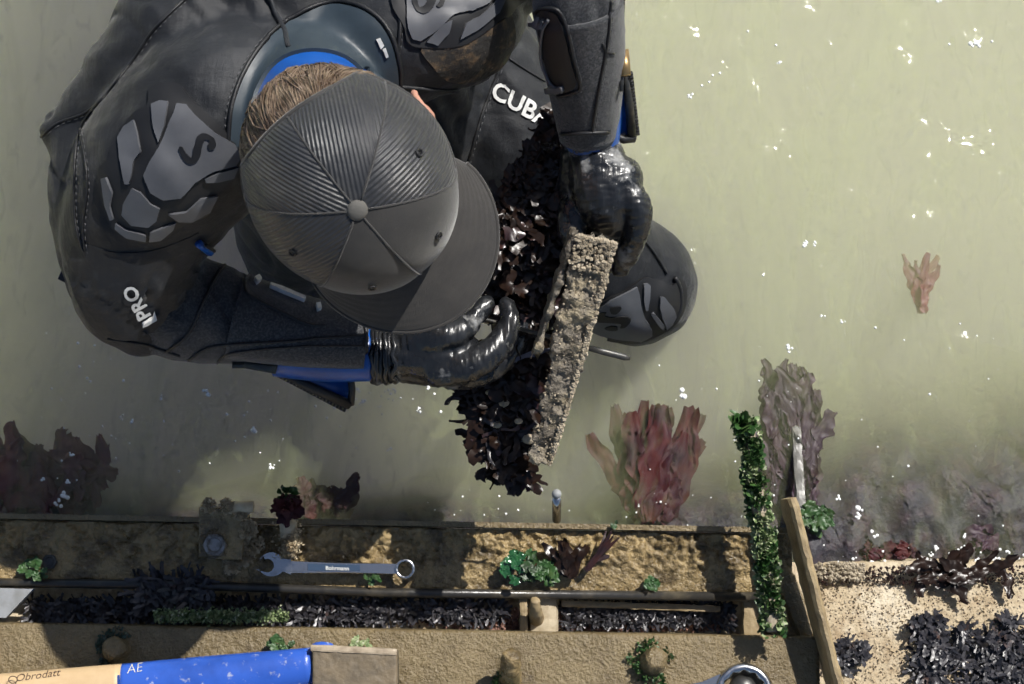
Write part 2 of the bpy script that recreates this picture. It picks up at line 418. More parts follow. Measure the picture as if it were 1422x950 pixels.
def water_material():
    m = bpy.data.materials.new('murky green water'); m.use_nodes = True; t = m.node_tree; N = t.nodes; L = t.links
    N.remove(N['Principled BSDF']); out = N['Material Output']
    tr = N.new('ShaderNodeBsdfTransparent'); tr.inputs[0].default_value = (1, 1, 1, 1)
    gl = N.new('ShaderNodeBsdfGlossy'); gl.inputs['Roughness'].default_value = .05
    fr = N.new('ShaderNodeFresnel'); fr.inputs['IOR'].default_value = 1.33
    mx = N.new('ShaderNodeMixShader'); L.new(fr.outputs[0], mx.inputs[0]); L.new(tr.outputs[0], mx.inputs[1]); L.new(gl.outputs[0], mx.inputs[2])
    tc = N.new('ShaderNodeTexCoord'); film(N, L, tc, mx, out); mp = N.new('ShaderNodeMapping'); mp.inputs['Rotation'].default_value = (0, 0, R(35)); mp.inputs['Scale'].default_value = (1, .45, 1)
    L.new(tc.outputs['Object'], mp.inputs[0]); nor = None
    for s_, st, d in ((5, .5, .03), (20, .7, .013), (75, .6, .0027)):
        nz = N.new('ShaderNodeTexNoise'); nz.inputs['Scale'].default_value = s_; nz.inputs['Detail'].default_value = 3; nz.inputs['Distortion'].default_value = .8; L.new(mp.outputs[0], nz.inputs['Vector'])
        bn = N.new('ShaderNodeBump'); bn.inputs['Strength'].default_value = st; bn.inputs['Distance'].default_value = d; L.new(nz.outputs['Fac'], bn.inputs['Height'])
        if nor is not None: L.new(nor, bn.inputs['Normal'])
        nor = bn.outputs[0]
    L.new(nor, gl.inputs['Normal']); L.new(nor, fr.inputs['Normal'])
    vs = N.new('ShaderNodeVolumeScatter'); vs.inputs['Color'].default_value = (.958, .980, .62, 1); vs.inputs['Density'].default_value = 5.5; vs.inputs['Anisotropy'].default_value = 0.25
    va = N.new('ShaderNodeVolumeAbsorption'); va.inputs['Color'].default_value = (.85, .88, .1, 1); va.inputs['Density'].default_value = .45
    ad = N.new('ShaderNodeAddShader'); L.new(vs.outputs[0], ad.inputs[0]); L.new(va.outputs[0], ad.inputs[1]); L.new(ad.outputs[0], out.inputs['Volume'])
    return m
wm = water_material()
wb = MB(); wb.box((0, 6, -.8), Vector((18, 0, 0)), Vector((0, 17, 0)), Vector((0, 0, .8)))
wo = tag(wb.build('water', wm, smooth=False), 'murky green sea water around the kneeling person', kind='structure')

# ------------------------------------------------------------------ the person
HS = .615                                                            # height of the middle of the head
fh = Vector((.60, -.80, 0)).normalized(); pitch = R(28)
HU = (Vector((0, 0, 1)) * math.cos(pitch) + Vector((.30, -.95, 0)) * math.sin(pitch)).normalized()     # crown of the head
HF = (fh - HU * fh.dot(HU)).normalized()     # where the face points
HR = HF.cross(HU).normalized()                                                     # towards the person's right
HC = P(487, 252, HS)
def H(r, f, u): return HC + HR * r + HF * f + HU * u
def body_mesh():
    b = MB()
    # torso: bent forward, running out of the top of the frame
    lat = Vector((.90, .43, 0)).normalized()
    secs = [(500, 150, .40, 110, .9), (440, 80, .42, 178, .70), (385, -20, .43, 205, .66), (330, -170, .42, 205, .64), (290, -330, .36, 195, .66), (275, -460, .26, 190, .8), (275, -520, .18, 150, .8)]
    s = spline(secs, 5); upv = None
    p = [P(q[0], q[1], q[2]) for q in s]; r = [M(q[3], q[2]) for q in s]
    pts, v, f, seg = p, [], [], 36
    for i, c in enumerate(p):
        t = (p[min(i+1, len(p)-1)] - p[max(i-1, 0)]).normalized()
        a = (lat - t * lat.dot(t)).normalized(); bb = a.cross(t).normalized()
        if bb.z < 0: bb = -bb
        for k in range(seg):
            th = 2*math.pi*k/seg
            v.append(c + a*math.cos(th)*r[i] + bb*math.sin(th)*r[i]*s[i][4])
    for i in range(len(p)-1):
        for k in range(seg):
            k2 = (k+1) % seg; f.append((i*seg+k, i*seg+k2, (i+1)*seg+k2, (i+1)*seg+k))
    f.append(tuple(range(seg))); f.append(tuple(range((len(p)-1)*seg, len(p)*seg)))
    b.add(v, f)
    # right shoulder, upper arm, forearm (image left)
    limb(b, [(395, 130, .46, 120), (300, 165, .475, 135), (225, 240, .455, 128), (187, 330, .41, 105), (182, 400, .375, 86), (200, 425, .355, 74)])
    limb(b, [(120, 175, .41, 52), (122, 250, .42, 58), (128, 330, .395, 58), (150, 395, .37, 55)])
    limb(b, [(260, 60, .45, 120), (180, 120, .44, 78), (120, 165, .425, 48), (85, 182, .42, 34)])
    limb(b, [(198, 420, .35, 66), (250, 425, .352, 76), (320, 440, .35, 68), (400, 465, .345, 52), (470, 484, .34, 42), (545, 492, .335, 35)])
    # left shoulder and upper arm (image right), elbow out of the frame, forearm coming back down
    limb(b, [(480, 90, .44, 110), (560, 40, .455, 112), (625, 22, .45, 104), (680, -40, .45, 84), (740, -120, .52, 74), (790, -160, .57, 66)])
    limb(b, [(628, 70, .445, 52), (665, 40, .44, 52), (690, -10, .43, 50)])
    limb(b, [(795, -165, .57, 68), (798, -80, .56, 70), (803, 20, .52, 62), (815, 120, .46, 50), (824, 205, .412, 36), (828, 235, .40, 34)])
    # belly, thighs, shins
    limb(b, [(400, -120, .30, 150), (520, 40, .27, 150), (585, 150, .22, 120)])
    limb(b, [(470, -220, .22, 130), (600, 30, .20, 128), (690, 170, .175, 118), (790, 300, .12, 96), (868, 392, .062, 76)])
    limb(b, [(862, 372, .07, 82), (880, 395, .03, 88), (885, 395, -.10, 78), (870, 370, -.35, 70)])
    limb(b, [(380, -250, .2, 150), (400, 40, .17, 140), (430, 260, .1, 120), (440, 350, -.02, 100)])
    limb(b, [(440, 350, -.02, 100), (420, 200, -.2, 90), (400, 50, -.35, 70)])
    # neck and head with a face
    b.tube([H(0, -.06, -.20), H(0, -.045, -.12), H(0, -.03, -.04)], [.075, .066, .066], 20)
    b.ball(H(0, -.005, -.01), (.076, .098, .10), (HR, HF, HU), 24, 16)
    b.ball(H(0, .035, -.075), (.058, .062, .07), (HR, HF, HU), 20, 12)
    b.ball(H(0, .105, -.058), (.012, .018, .022), (HR, HF, HU), 10, 8)                # nose
    b.ball(H(0, .085, -.112), (.022, .014, .012), (HR, HF, HU), 10, 8)               # mouth
    b.ball(H(0, .082, -.02), (.05, .014, .012), (HR, HF, HU), 12, 8)                 # brow
    me = remesh(b, .0048, 8)
    # cloth folds
    V = getv(me); Nn = getn(me); out = V.copy()
    for i in range(len(V)):
        p = Vector(V[i])
        w1 = noise.noise(Vector((p.x*9, p.y*9, p.z*9))) * .004
        q = Vector((p.x*.8 + p.y*.6, p.y*.8 - p.x*.6, p.z)); cr = noise.noise(Vector((q.x*26, q.y*7, q.z*14))); w1 -= .0055*max(0, 1 - abs(cr)*9) * max(0, noise.noise(p*6) + .35)
        w2 = noise.noise(Vector((q.x*45, q.y*11, q.z*20))) * .003 + noise.noise(Vector((p.x*14, p.y*60, p.z*30))) * .0014
        dh = (p - H(0, 0, -.03)).length
        k = min(1, max(0, (dh - .12) / .05))
        out[i] += Nn[i] * (w1 + w2) * k
    setv(me, out)
    return me
BODY = body_mesh()
BODY.materials.append(K['neoprene']); BODY.materials.append(K['skin']); BODY.materials.append(K['neo_fleece']); BODY.materials.append(K['blue'])
Vb = getv(BODY)
pc = np.empty(len(BODY.polygons)*3, np.float32); BODY.polygons.foreach_get('center', pc); pc = pc.reshape(-1, 3)
rel = pc - np.array(HC); up_ = rel @ np.array(HU); fw_ = rel @ np.array(HF); rt_ = rel @ np.array(HR)
head = ((rt_/.088)**2 + ((fw_-.005)/.135)**2 + ((up_+.045)/.125)**2 < 1)
head &= ~((fw_ < -.02) & (up_ < -.055))
neck = (np.hypot(rt_, fw_+.045) < .072) & (up_ < -.03) & (up_ > -.19) & ~head
idx = np.where(head, 1, np.where(neck, 3, 0))
# the two forearm sleeves are a coarser cloth
def near_seg(a, b, r):
    a, b = np.array(a), np.array(b); ab = b - a; t = np.clip(((pc - a) @ ab) / (ab @ ab), 0, 1)
    return np.linalg.norm(pc - (a + t[:, None]*ab), axis=1) < r
fore = near_seg(P(290, 432, .35), P(560, 492, .335), .075) | near_seg(P(798, -80, .56), P(828, 240, .40), .08)
idx = np.where(fore & ~head, 2, idx)
BODY.polygons.foreach_set('material_index', idx.astype(np.int32)); BODY.update()
person = link('person', BODY)
tag(person, 'person in black wetsuit and grey cap bent over a crusted metal bar', 'person')
BV = bvh_of([BODY])
PR = person

# sleeves: open half-shells with unzipped cuffs over a blue liner
def shell(pts, a0, a1, thick, seg=16, n=6):
    s = spline(pts, n); p = [P(q[0], q[1], q[2]) for q in s]; r = [M(q[3], q[2]) for q in s]; mb = MB(); v = []; m_ = seg + 1
    for layer in (0, 1):
        for i, c in enumerate(p):
            t = (p[min(i+1, len(p)-1)] - p[max(i-1, 0)]).normalized(); side = t.cross(Vector((0,0,1))).normalized(); up = side.cross(t)
            for k in range(m_):
                th = a0 + (a1 - a0) * k / seg
                v.append(c + (up*math.cos(th) + side*math.sin(th)) * (r[i] - layer*thick))
    L = len(p) * m_; f = []
    for i in range(len(p)-1):
        for k in range(seg):
            a = i*m_+k; f.append((a, a+1, a+m_+1, a+m_)); f.append((L+a, L+a+m_, L+a+m_+1, L+a+1))
        f.append((i*m_, (i+1)*m_, L+(i+1)*m_, L+i*m_)); f.append((i*m_+seg, L+i*m_+seg, L+(i+1)*m_+seg, (i+1)*m_+seg))
    e = (len(p)-1)*m_
    for k in range(seg):
        f.append((k, L+k, L+k+1, k+1)); f.append((e+k, e+k+1, L+e+k+1, L+e+k))
    return mb.add(v, f)
def teeth(a, b, n, size, name, off=Vector((0,0,0)), parent=None):
    mb = MB(); d = (b - a).normalized(); sd_ = d.cross(Vector((0,0,1))).normalized(); u = sd_.cross(d)
    for i in range(n):
        c = a + (b - a) * ((i + .5) / n)
        mb.box(c, d*(b-a).length/n*.28, sd_*size, u*size*.6)
    return mb.build(name, K['seam'], parent)
# right cuff
lin = MB(); limb(lin, [(385, 483, .338, 41), (450, 490, .338, 41), (519, 492, .337, 38)], round_ends=False, seg=28); liner_r = lin.build('liner', K['blue'], PR)
sl = shell([(330, 445, .352, 68), (385, 458, .349, 60), (440, 468, .347, 53), (511, 478, .344, 43)], R(-140), R(62), .004)
sleeve_r = sl.build('sleeve_cuff', K['neo_fleece'], PR)
# left cuff
lin = MB(); limb(lin, [(818, 120, .46, 46), (822, 170, .43, 42), (823, 203, .413, 37)], round_ends=False, seg=28); liner_l = lin.build('liner', K['blue'], PR)
sl = shell([(802, 5, .528, 67), (810, 70, .491, 61), (814, 130, .457, 53), (817, 190, .422, 42)], R(-150), R(95), .004)
sleeve_l = sl.build('sleeve_cuff', K['neo_fleece'], PR)
def flap(A, B, C, D, name, parent):                                  # unzipped gusset: blue inside, black rim
    mb = MB(); n = 6; v = []
    for i in range(n+1):
        for j in range(n+1):
            s_, t_ = i/n, j/n
            p = A.lerp(B, s_).lerp(D.lerp(C, s_), t_); p = p + Vector((0, 0, -.012*math.sin(math.pi*t_)*s_)); v.append(p)
    v2 = [p - Vector((0, 0, .0035)) for p in v]; m_ = n+1; L = m_*m_
    f = [(i*m_+j, (i+1)*m_+j, (i+1)*m_+j+1, i*m_+j+1) for i in range(n) for j in range(n)]
    f += [tuple(L+q for q in reversed(x)) for x in f]
    mb.add(v + v2, f); return mb.build(name, K['blue'], parent)
A, B, C = P(380, 508, .34), P(487, 524, .31), P(486, 560, .29)
fl = flap(A, B, C, A + Vector((.002, -.004, 0)), 'cuff_gusset', PR)
MB().tube([A + Vector((0, -.003, .003)), P(432, 538, .318), C + Vector((0, -.002, .003))], [.0035, .0055, .0055], 8).build('zipper_tape', K['padbase'], fl)
MB().tube([P(486, 520, .314), P(489, 540, .303), P(487, 562, .293)], .004, 8).build('hem', K['seam'], fl)
teeth(A + Vector((0, -.006, 0)), C + Vector((-.004, -.007, 0)), 22, .0035, 'zipper_teeth', parent=fl)
def shell_edge(px0, py0, z0, px1, py1, z1): return P(px0, py0, z0), P(px1, py1, z1)
teeth(P(385, 507, .337), P(509, 498, .358), 26, .0035, 'zipper_teeth', parent=sleeve_r)
sl_ = MB(); sl_.box(P(362, 508, .362), Vector((.017, -.003, 0)), Vector((.0012, .0055, 0)), Vector((0, 0, .003)))
sl_.box(P(337, 507, .362), Vector((.011, 0, 0)), Vector((0, .0035, 0)), Vector((0, 0, .0012)))
sl_.build('zipper_slider', K['darksteel'], sleeve_r)
A, B, C = P(868, 98, .475), P(856, 188, .412), P(878, 192, .40)
fl = flap(A, B, C, A + Vector((.004, 0, 0)), 'cuff_gusset', PR)
MB().tube([A, P(874, 145, .44), C], [.003, .005, .005], 8).build('zipper_tape', K['darksteel'], fl)
MB().tube([P(852, 188, .412), P(866, 194, .405), P(881, 192, .402)], .0045, 8).build('hem', K['seam'], fl)
teeth(P(874, 100, .474), P(884, 188, .402), 18, .0033, 'zipper_teeth', parent=fl)
teeth(P(864, -20, .535), P(857, 186, .42), 40, .0033, 'zipper_teeth', parent=sleeve_l)
sl_ = MB(); sl_.box(P(868, 88, .49), Vector((.0045, .001, 0)), Vector((-.001, .013, 0)), Vector((0, 0, .004))); sl_.build('zipper_slider', K['brass'], sleeve_l)
sl_ = MB(); sl_.box(P(863, 100, .487), Vector((.0018, 0, 0)), Vector((0, .020, 0)), Vector((0, 0, .002))); sl_.build('zipper_pull', K['darksteel'], sleeve_l)

BV = bvh_of([BODY, sleeve_r.data, sleeve_l.data])
# smooth collar panel, blue undershirt collar
patch(BV, [(318, 200), (326, 140), (352, 84), (395, 38), (448, 10), (500, 14), (536, 45), (552, 95), (548, 140), (520, 120), (480, 82), (430, 72), (385, 88), (358, 130), (345, 190)], .004, 'neck_panel', K['glide'], PR)
seam(BV, [(310, 205), (318, 138), (345, 78), (390, 30)], .6, 'stitching', K['thread'], PR, .0015, dash=2)['kind'] = 'stuff'
seam(BV, [(316, 205), (323, 140), (349, 82), (392, 35), (447, 6), (502, 10), (540, 42), (556, 95), (552, 145)], 3.2, 'seam', K['seam'], PR, .003)
seam(BV, [(372, -10), (383, 25), (396, 50), (402, 70)], 3.2, 'seam', K['neoprene'], PR, .004)
def ring(pts, r, name, m, squash=None):
    s = spline(pts, 6); return MB().tube([P(*q[:3]) for q in s], [M(q[3], q[2]) for q in s], 12, squash).build(name, m, PR)
ring([(338, 200, .50, 8), (347, 150, .512, 12), (366, 108, .522, 13), (398, 78, .528, 13), (440, 68, .528, 12), (486, 84, .522, 11), (530, 120, .51, 10), (560, 165, .495, 8)], 1, 'collar', K['glide'])
ring([(348, 205, .50, 8), (358, 155, .515, 13), (376, 118, .523, 14), (404, 92, .527, 14), (440, 82, .527, 12), (478, 90, .522, 9)], 1, 'undershirt_collar', K['blue'])
for q in ([(524, 55), (529, 53), (534, 63), (530, 67)], [(532, 67), (536, 66), (540, 77), (537, 79)]):
    patch(BV, q, .0062, 'collar_mark', K['print'], PR, 4, .002, False)

# seams of jacket and sleeves
for pts, r_ in (
    ([(262, -5), (215, 40), (185, 85), (150, 130), (112, 180), (104, 260), (110, 330), (140, 390)], 2.2),
    ([(150, 130), (122, 155), (80, 172), (58, 190)], 2.0),
    ([(112, 182), (122, 250), (116, 320), (126, 370), (150, 405), (168, 425), (160, 432)], 1.6),
    ([(232, 488), (262, 462), (282, 420), (300, 385), (318, 362)], 2.4),
    ([(338, 388), (342, 406), (356, 416), (400, 438), (430, 451), (452, 452)], 2.4),
    ([(262, 500), (290, 482), (340, 477), (400, 474), (440, 470), (508, 466)], 2.0),
    ([(300, 506), (320, 490), (400, 482), (445, 480), (506, 480)], 1.4),
    ([(504, 440), (508, 460), (508, 490)], 3.0),
    ([(742, 20), (752, 12), (775, 14), (788, 40), (797, 80), (806, 118), (798, 128), (775, 134)], 2.6),
    ([(848, 0), (843, 60), (832, 120), (822, 185)], 2.0),
    ([(836, 60), (842, 72), (852, 74)], 1.6),
    ([(781, 186), (800, 185), (845, 183)], 3.2),
    ([(725, 60), (760, 85), (792, 120)], 2.0),
    ([(690, 70), (728, 96), (770, 122)], 1.6),
    ([(694, 95), (672, 150), (652, 215), (640, 260)], 2.2),
    ([(536, 118), (580, 122), (640, 124), (690, 100), (714, 62)], 3.0),
    ([(553, -5), (556, 40), (548, 100)], 3.0)):
    seam(BV, pts, r_, 'seam', K['seam'], PR, .001)
    seam(BV, [(x + 3.2, y + 2.4) for x, y in pts], .55, 'stitching', K['thread'], PR, .0012, dash=2)['kind'] = 'stuff'
seam(BV, [(274, 334), (290, 346), (312, 362), (336, 384)], 6, 'chest_zipper', K['blue'], PR, .004)
seam(BV, [(282, 332), (298, 344), (320, 361), (342, 382)], 2.5, 'zipper_teeth', K['seam'], PR, .008)
# upper-arm sleeve hem over the elbow
seam(BV, [(150, 470), (200, 478), (250, 494)], 2, 'seam', K['seam'], PR, .001)
pt_ = MB(); pt_.box(P(97, 388, .385), Vector((.010, -.005, 0)), Vector((.002, .005, 0)), Vector((0, 0, .003))); pt_.build('pull_tab', K['seam'], PR, False)

# shoulder and knee pads: dark base with grey raised plates
def pad(base, plates, logo, off=.004):
    pb = patch(BV, base, off, 'pad_base', K['padbase'], PR, 8)
    for q in plates: patch(BV, q, off + .003, 'pad_plate', K['pad'], pb, 6, rounded=False)
    for q in logo: patch(BV, q, off + .0044, 'pad_logo', K['logo'], pb, 4, .001, len(q) < 24)
    return pb
def off(px, k=350/950, ox=30, oy=0): return [(ox + a*k, oy + b*k) for a, b in px]
def band(c, w_):
    c = spline(c, 4); w_ = np.interp(np.linspace(0, 1, len(c)), np.linspace(0, 1, len(w_)), w_); l, r = [], []
    for i in range(len(c)):
        d = c[min(i+1, len(c)-1)] - c[max(i-1, 0)]; d = d / np.linalg.norm(d); n = np.array((-d[1], d[0]))
        l.append(tuple(c[i] + n*w_[i])); r.append(tuple(c[i] - n*w_[i]))
    return l + r[::-1]
sband = band([(718,540),(704,514),(680,516),(666,545),(660,578),(645,600),(622,600),(606,578)], [3,9,12,14,14,12,9,3])
right_pad = pad(off([(490,330),(540,318),(600,322),(640,370),(700,430),(790,520),(830,580),(820,640),(740,720),(700,800),(640,830),(590,850),(540,890),(470,905),(390,890),(335,840),(305,740),(300,640),(330,600),(360,520),(430,430),(480,400)]),
    [off(q) for q in (
     [(500,400),(530,388),(560,392),(548,470),(520,540),(508,500)],
     [(590,400),(625,402),(660,440),(730,500),(800,540),(822,580),(800,615),(720,635),(650,680),(600,735),(540,745),(490,720),(468,660),(500,600),(545,510)],
     [(375,525),(400,480),(435,455),(448,500),(460,570),(430,610),(415,690),(398,690),(380,600)],
     [(318,670),(335,665),(355,720),(345,770),(358,820),(345,825),(328,770)],
     [(395,760),(425,705),(455,720),(490,760),(525,775),(510,820),(480,845),(420,838),(390,800)],
     [(365,835),(400,855),(470,872),(470,895),(400,885),(362,855)],
     [(485,865),(530,845),(580,825),(570,850),(520,890),(480,895)],
     [(555,795),(620,785),(670,740),(735,728),(700,785),(640,822),(590,820)],
     [(685,665),(740,640),(810,622),(795,660),(740,675),(690,678)])],
    [off(q) for q in (
     sband, [(600,556),(612,548),(624,572),(640,590),(622,596),(606,580)], [(700,508),(722,516),(730,545),(714,560),(700,545),(708,526)])])
left_pad = pad([(552,-12),(562,40),(566,58),(585,66),(640,62),(665,48),(690,30),(712,12),(716,-12)],
    [[(563,-12),(566,40),(572,54),(582,57),(600,45),(628,22),(655,14),(675,6),(686,-12)], [(590,58),(612,34),(626,28),(622,45),(606,62)], [(636,54),(644,32),(664,22),(690,-2),(700,-6),(688,18),(668,36)]],
    [[(573,0),(576,16),(588,22),(600,14),(606,-6),(596,-6),(590,8),(582,10),(580,-4)], [(606,8),(612,-2),(616,-6),(614,8),(608,12)]])
pt = patch(BV, [(585, 66), (640, 60), (690, 32), (708, 20), (712, 60), (690, 96), (650, 112), (620, 110), (600, 92)], .003, 'mud_stain', mat('drying mud on neoprene', (.02, .018, .016), .7, (.13, .085, .045), 60, .5, .66, bump=[(200, .6, .002)], extra=[((.25, .2, .13), 160, .64, .74)]), PR, 8)
k5 = 180/950
knee_pad = pad([(800 + a*k5, 330 + b*k5) for a, b in ((140,520),(230,440),(330,400),(430,330),(500,290),(600,310),(690,350),(740,300),(780,330),(795,420),(770,540),(700,640),(620,690),(560,720),(460,755),(300,750),(180,720),(100,680))],
    [[(800 + a*k5, 330 + b*k5) for a, b in q] for q in (
     [(150,520),(250,440),(350,390),(430,350),(450,390),(465,470),(500,580),(545,650),(550,690),(480,730),(330,715),(200,690),(110,650)],
     [(475,335),(500,328),(524,345),(528,440),(520,510),(505,515),(485,440)],
     [(600,425),(625,430),(690,500),(712,560),(690,610),(645,650),(615,570),(598,500)],
     [(540,540),(560,530),(630,620),(620,650),(590,620)])],
    [[(800 + a*k5, 330 + b*k5) for a, b in q] for q in (
     [(162,550),(190,520),(230,515),(225,535),(260,548),(340,545),(385,560),(392,590),(370,620),(330,625),(340,600),(310,590),(230,585),(180,580)],
     [(245,490),(270,480),(320,480),(318,505),(290,525),(262,520)],
     [(225,628),(270,612),(305,618),(310,638),(270,645)])])
seam(BV, [(894, 335), (910, 355), (925, 380)], 2.0, 'seam', K['seam'], PR, .002)
seam(BV, [(935, 385), (943, 405), (940, 435), (922, 455)], 4, 'knee_strap', K['padbase'], PR, .003)

# forearm panels with reflective bars
patch(BV, [(748, 20), (772, 18), (784, 45), (794, 85), (800, 118), (776, 128), (766, 110), (756, 70)], .003, 'forearm_panel', K['padbase'], PR, 7)
seam(BV, [(765, 24), (757, 45), (757, 80), (768, 112), (785, 125)], 2.2, 'reflective_piping', K['pad'], PR, .005)
patch(BV, [(742, 30), (760, 25), (758, 36), (744, 40)], .007, 'reflective_bar', K['pad'], PR, 4, rounded=False)
patch(BV, [(764, 120), (784, 117), (786, 124), (765, 128)], .007, 'reflective_bar', K['pad'], PR, 4, rounded=False)
for q in ([(352, 389), (358, 386), (362, 391), (356, 396)], [(438, 425), (444, 424), (446, 431), (440, 433)], [(374, 397), (392, 403), (424, 417), (422, 420), (390, 407), (374, 400)]):
    patch(BV, q, .005, 'reflective_bar', K['print'], PR, 4, rounded=False)

# upper-arm sleeve of the short jacket, ending in a hem over the forearm
arm_sleeve = patch(BV, [(108, 338), (160, 350), (215, 347), (262, 330), (277, 326), (273, 372), (252, 408), (224, 440), (188, 464), (140, 452), (112, 405), (98, 365)], lambda x, y: .0006 + .0085*min(1, max(0, (y - 345)/55)), 'upper_sleeve', K['neoprene'], PR, 8, .004)
BV = bvh_of([BODY, sleeve_r.data, sleeve_l.data, arm_sleeve.data])
# lettering
patch(BV, [(197, 448), (213, 438), (216, 441), (199, 451)], .005, 'lettering', K['print'], PR, 4, .001, False)
lettering(BV, 'PRO', (209, 437), (-12.5, -22.5), (-22.5, 12.5), .0022, 'lettering', K['print'], PR, .03)
lettering(BV, 'CUBA', (680, 133), (29.5, 17.5), (13, -31), .0022, 'lettering', K['print'], PR, .025)

# gloves: palm and five bent fingers each
def hand(chains, balls, vox, name, wr):
    b = MB()
    for c in chains: limb(b, c, 5, 14)
    for (x, y, z, r) in balls: b.ball(P(x, y, z), M(r, z), None, 16, 10)
    me = remesh(b, vox, 2)
    V = getv(me); Nn = getn(me)
    for i in range(len(V)):
        p = Vector(V[i]); V[i] += Nn[i] * (noise.noise(p * 60) * .0010 + (.5 - abs(noise.noise(Vector((p.x*165*wr[0], p.y*165*wr[1], p.z*60))))) * .0026)
    setv(me, V)
    return link(name, me, K['glove'], PR)
glove_r = hand([
    [(522, 492, .335, 37), (560, 490, .335, 35), (600, 489, .338, 39), (630, 492, .335, 40)],
    [(560, 500, .325, 31), (620, 508, .318, 30), (652, 512, .305, 24)],
    [(612, 512, .342, 27), (655, 506, .352, 22.5), (690, 482, .35, 19), (707, 450, .345, 15), (704, 424, .342, 11)],     # index
    [(625, 516, .31, 25), (668, 516, .30, 21), (704, 492, .292, 18), (722, 458, .29, 15), (721, 434, .292, 11)],     # middle
    [(640, 516, .305, 23), (662, 512, .295, 21), (688, 490, .285, 18), (700, 464, .285, 14)],                          # ring
    [(636, 520, .285, 20), (652, 518, .275, 18), (672, 502, .268, 15), (684, 484, .27, 12)],                           # little
    [(572, 476, .345, 27), (606, 468, .362, 23), (636, 461, .362, 19), (657, 443, .354, 14.5), (676, 421, .35, 11)]],    # thumb
    [(628, 498, .335, 26)], .0021, 'glove', (1, .35))
tag(glove_r, 'black rubber glove pinching a thin steel pick')
gl = glove_r
mb = MB()
for i, (x, r) in enumerate(((520, 39), (525, 41), (531, 38.5), (537, 40.5), (543, 38), (549, 39))):
    c = P(x, 492, .336); rr = M(r, .336); n = 40; ptz = []
    for k in range(n+1):
        th = 2*math.pi*k/n; w_ = rr * (1 + .035*noise.noise(Vector((i*3.1, math.cos(th)*2.5, math.sin(th)*2.5))))
        ptz.append(c + Vector((.004*noise.noise(Vector((i*7, math.cos(th)*3, math.sin(th)*3))), math.cos(th)*w_, math.sin(th)*w_)))
    mb.tube(ptz, .0028, 8, caps=False)
mb.build('glove_cuff', K['glove'], glove_r)
MB().tube([P(515.5, 493, .336), P(520, 493, .336)], M(37.5, .336), 28).build('bare_wrist', K['skin'], PR)
glove_l = hand([
    [(824, 200, .405, 36), (830, 225, .408, 41), (838, 262, .405, 47), (848, 290, .39, 42)],
    [(810, 215, .395, 30), (806, 255, .38, 32), (806, 290, .365, 28)],
    [(866, 266, .415, 24), (884, 286, .415, 21), (884, 318, .40, 18.5), (873, 350, .375, 16), (861, 374, .35, 12)],   # index over the bar
    [(858, 280, .40, 24), (868, 298, .39, 21), (862, 330, .36, 19), (850, 356, .325, 16), (838, 372, .30, 12)],     # middle
    [(846, 292, .375, 23), (852, 312, .36, 20), (842, 340, .325, 17), (826, 358, .295, 14)],                         # ring
    [(834, 298, .35, 21), (836, 318, .325, 18), (824, 338, .30, 15), (812, 348, .28, 12)],                            # little
    [(808, 268, .385, 27), (798, 294, .385, 23), (794, 318, .385, 20), (797, 342, .382, 15)]],                        # thumb
    [(884, 284, .412, 20), (860, 250, .41, 34)], .0021, 'glove', (.4, 1))
tag(glove_l, 'dusty black rubber glove gripping the top of the bar')
MB().tube([P(786, 206, .405), P(822, 209, .425), P(856, 205, .405)], .003, 8).build('glove_cuff', K['pad'], glove_l)

# ---- cap
def dome(r_, az, t):                                                # az 0 = front (face), t 0 = button, pi/2 = rim
    fr = max(0, math.cos(az))
    a, f_, h = .0945, .102 if math.cos(az) > 0 else .104, .110
    e = .92
    st = math.sin(t) ** e; ct = max(0., math.cos(t)) ** (.82 - .1*fr)
    return H(math.sin(az)*a*st*r_, math.cos(az)*f_*st*r_, (ct*h - .012)*r_ + .010)
def tmax(az):
    d = abs(((az - math.pi + math.pi) % (2*math.pi)) - math.pi)     # angle from the back
    k = max(0, 1 - (d / R(42)) ** 2) ** .5
    return R(90) - R(28) * k
cap = None
def panel(i, m, name, parent):
    a0 = R(60*i); n, k_ = 26, 22; v = []; f = []; uv = []
    for j in range(n+1):
        az = a0 + R(60) * j / n; s_ = 4 * (j/n) * (1 - j/n)
        tm = tmax(az)
        for q in range(k_+1):
            t = tm * q / k_
            puff = 1 + .018 * (s_ ** .5) * math.sin(min(t, 1.57)) + .010*noise.noise(Vector((math.cos(az)*2.2*math.sin(t), math.sin(az)*2.2*math.sin(t), i*.3)))
            v.append(dome(puff, az, t)); lat_ = math.sin(az - a0 - R(30)) * math.sin(t); uv.append((lat_ * .5, math.cos(az - a0 - R(30)) * math.sin(t) * .5))
    v2 = [p - (p - HC).normalized() * .002 for p in v]; m_ = k_+1; L = len(v)
    for j in range(n):
        for q in range(k_):
            a = j*m_+q; f.append((a, a+1, a+m_+1, a+m_))
        f.append((j*m_+k_, L+j*m_+k_, L+(j+1)*m_+k_, (j+1)*m_+k_))
    f += [tuple(L+x for x in reversed(q)) for q in f[:n*(k_)] if len(q) == 4 and max(q) < L]
    mb = MB(); mb.add(v + v2, f); o = mb.build(name, m, parent)
    ul = o.data.uv_layers.new(name='uv'); uvs = uv + uv
    li = np.empty(len(o.data.loops), np.int32); o.data.loops.foreach_get('vertex_index', li)
    ul.data.foreach_set('uv', np.array(uvs, np.float32)[li].ravel()); return o
btn = MB(); bt = dome(1, 0, 0); btn.ball(bt, (.0095, .0095, .0045), (HR, HF, HU), 18, 10)
cap = MB(); n = 64; rim = [dome(1.0, 2*math.pi*i/n, tmax(2*math.pi*i/n)) for i in range(n+1)]
cap = cap.tube(rim, .0028, 8, caps=False).build('cap', K['cap'], PR)
btn.build('button', mat('grey cap button', (.10, .095, .085), .8, bump=[(400, .4, .001)]), cap)
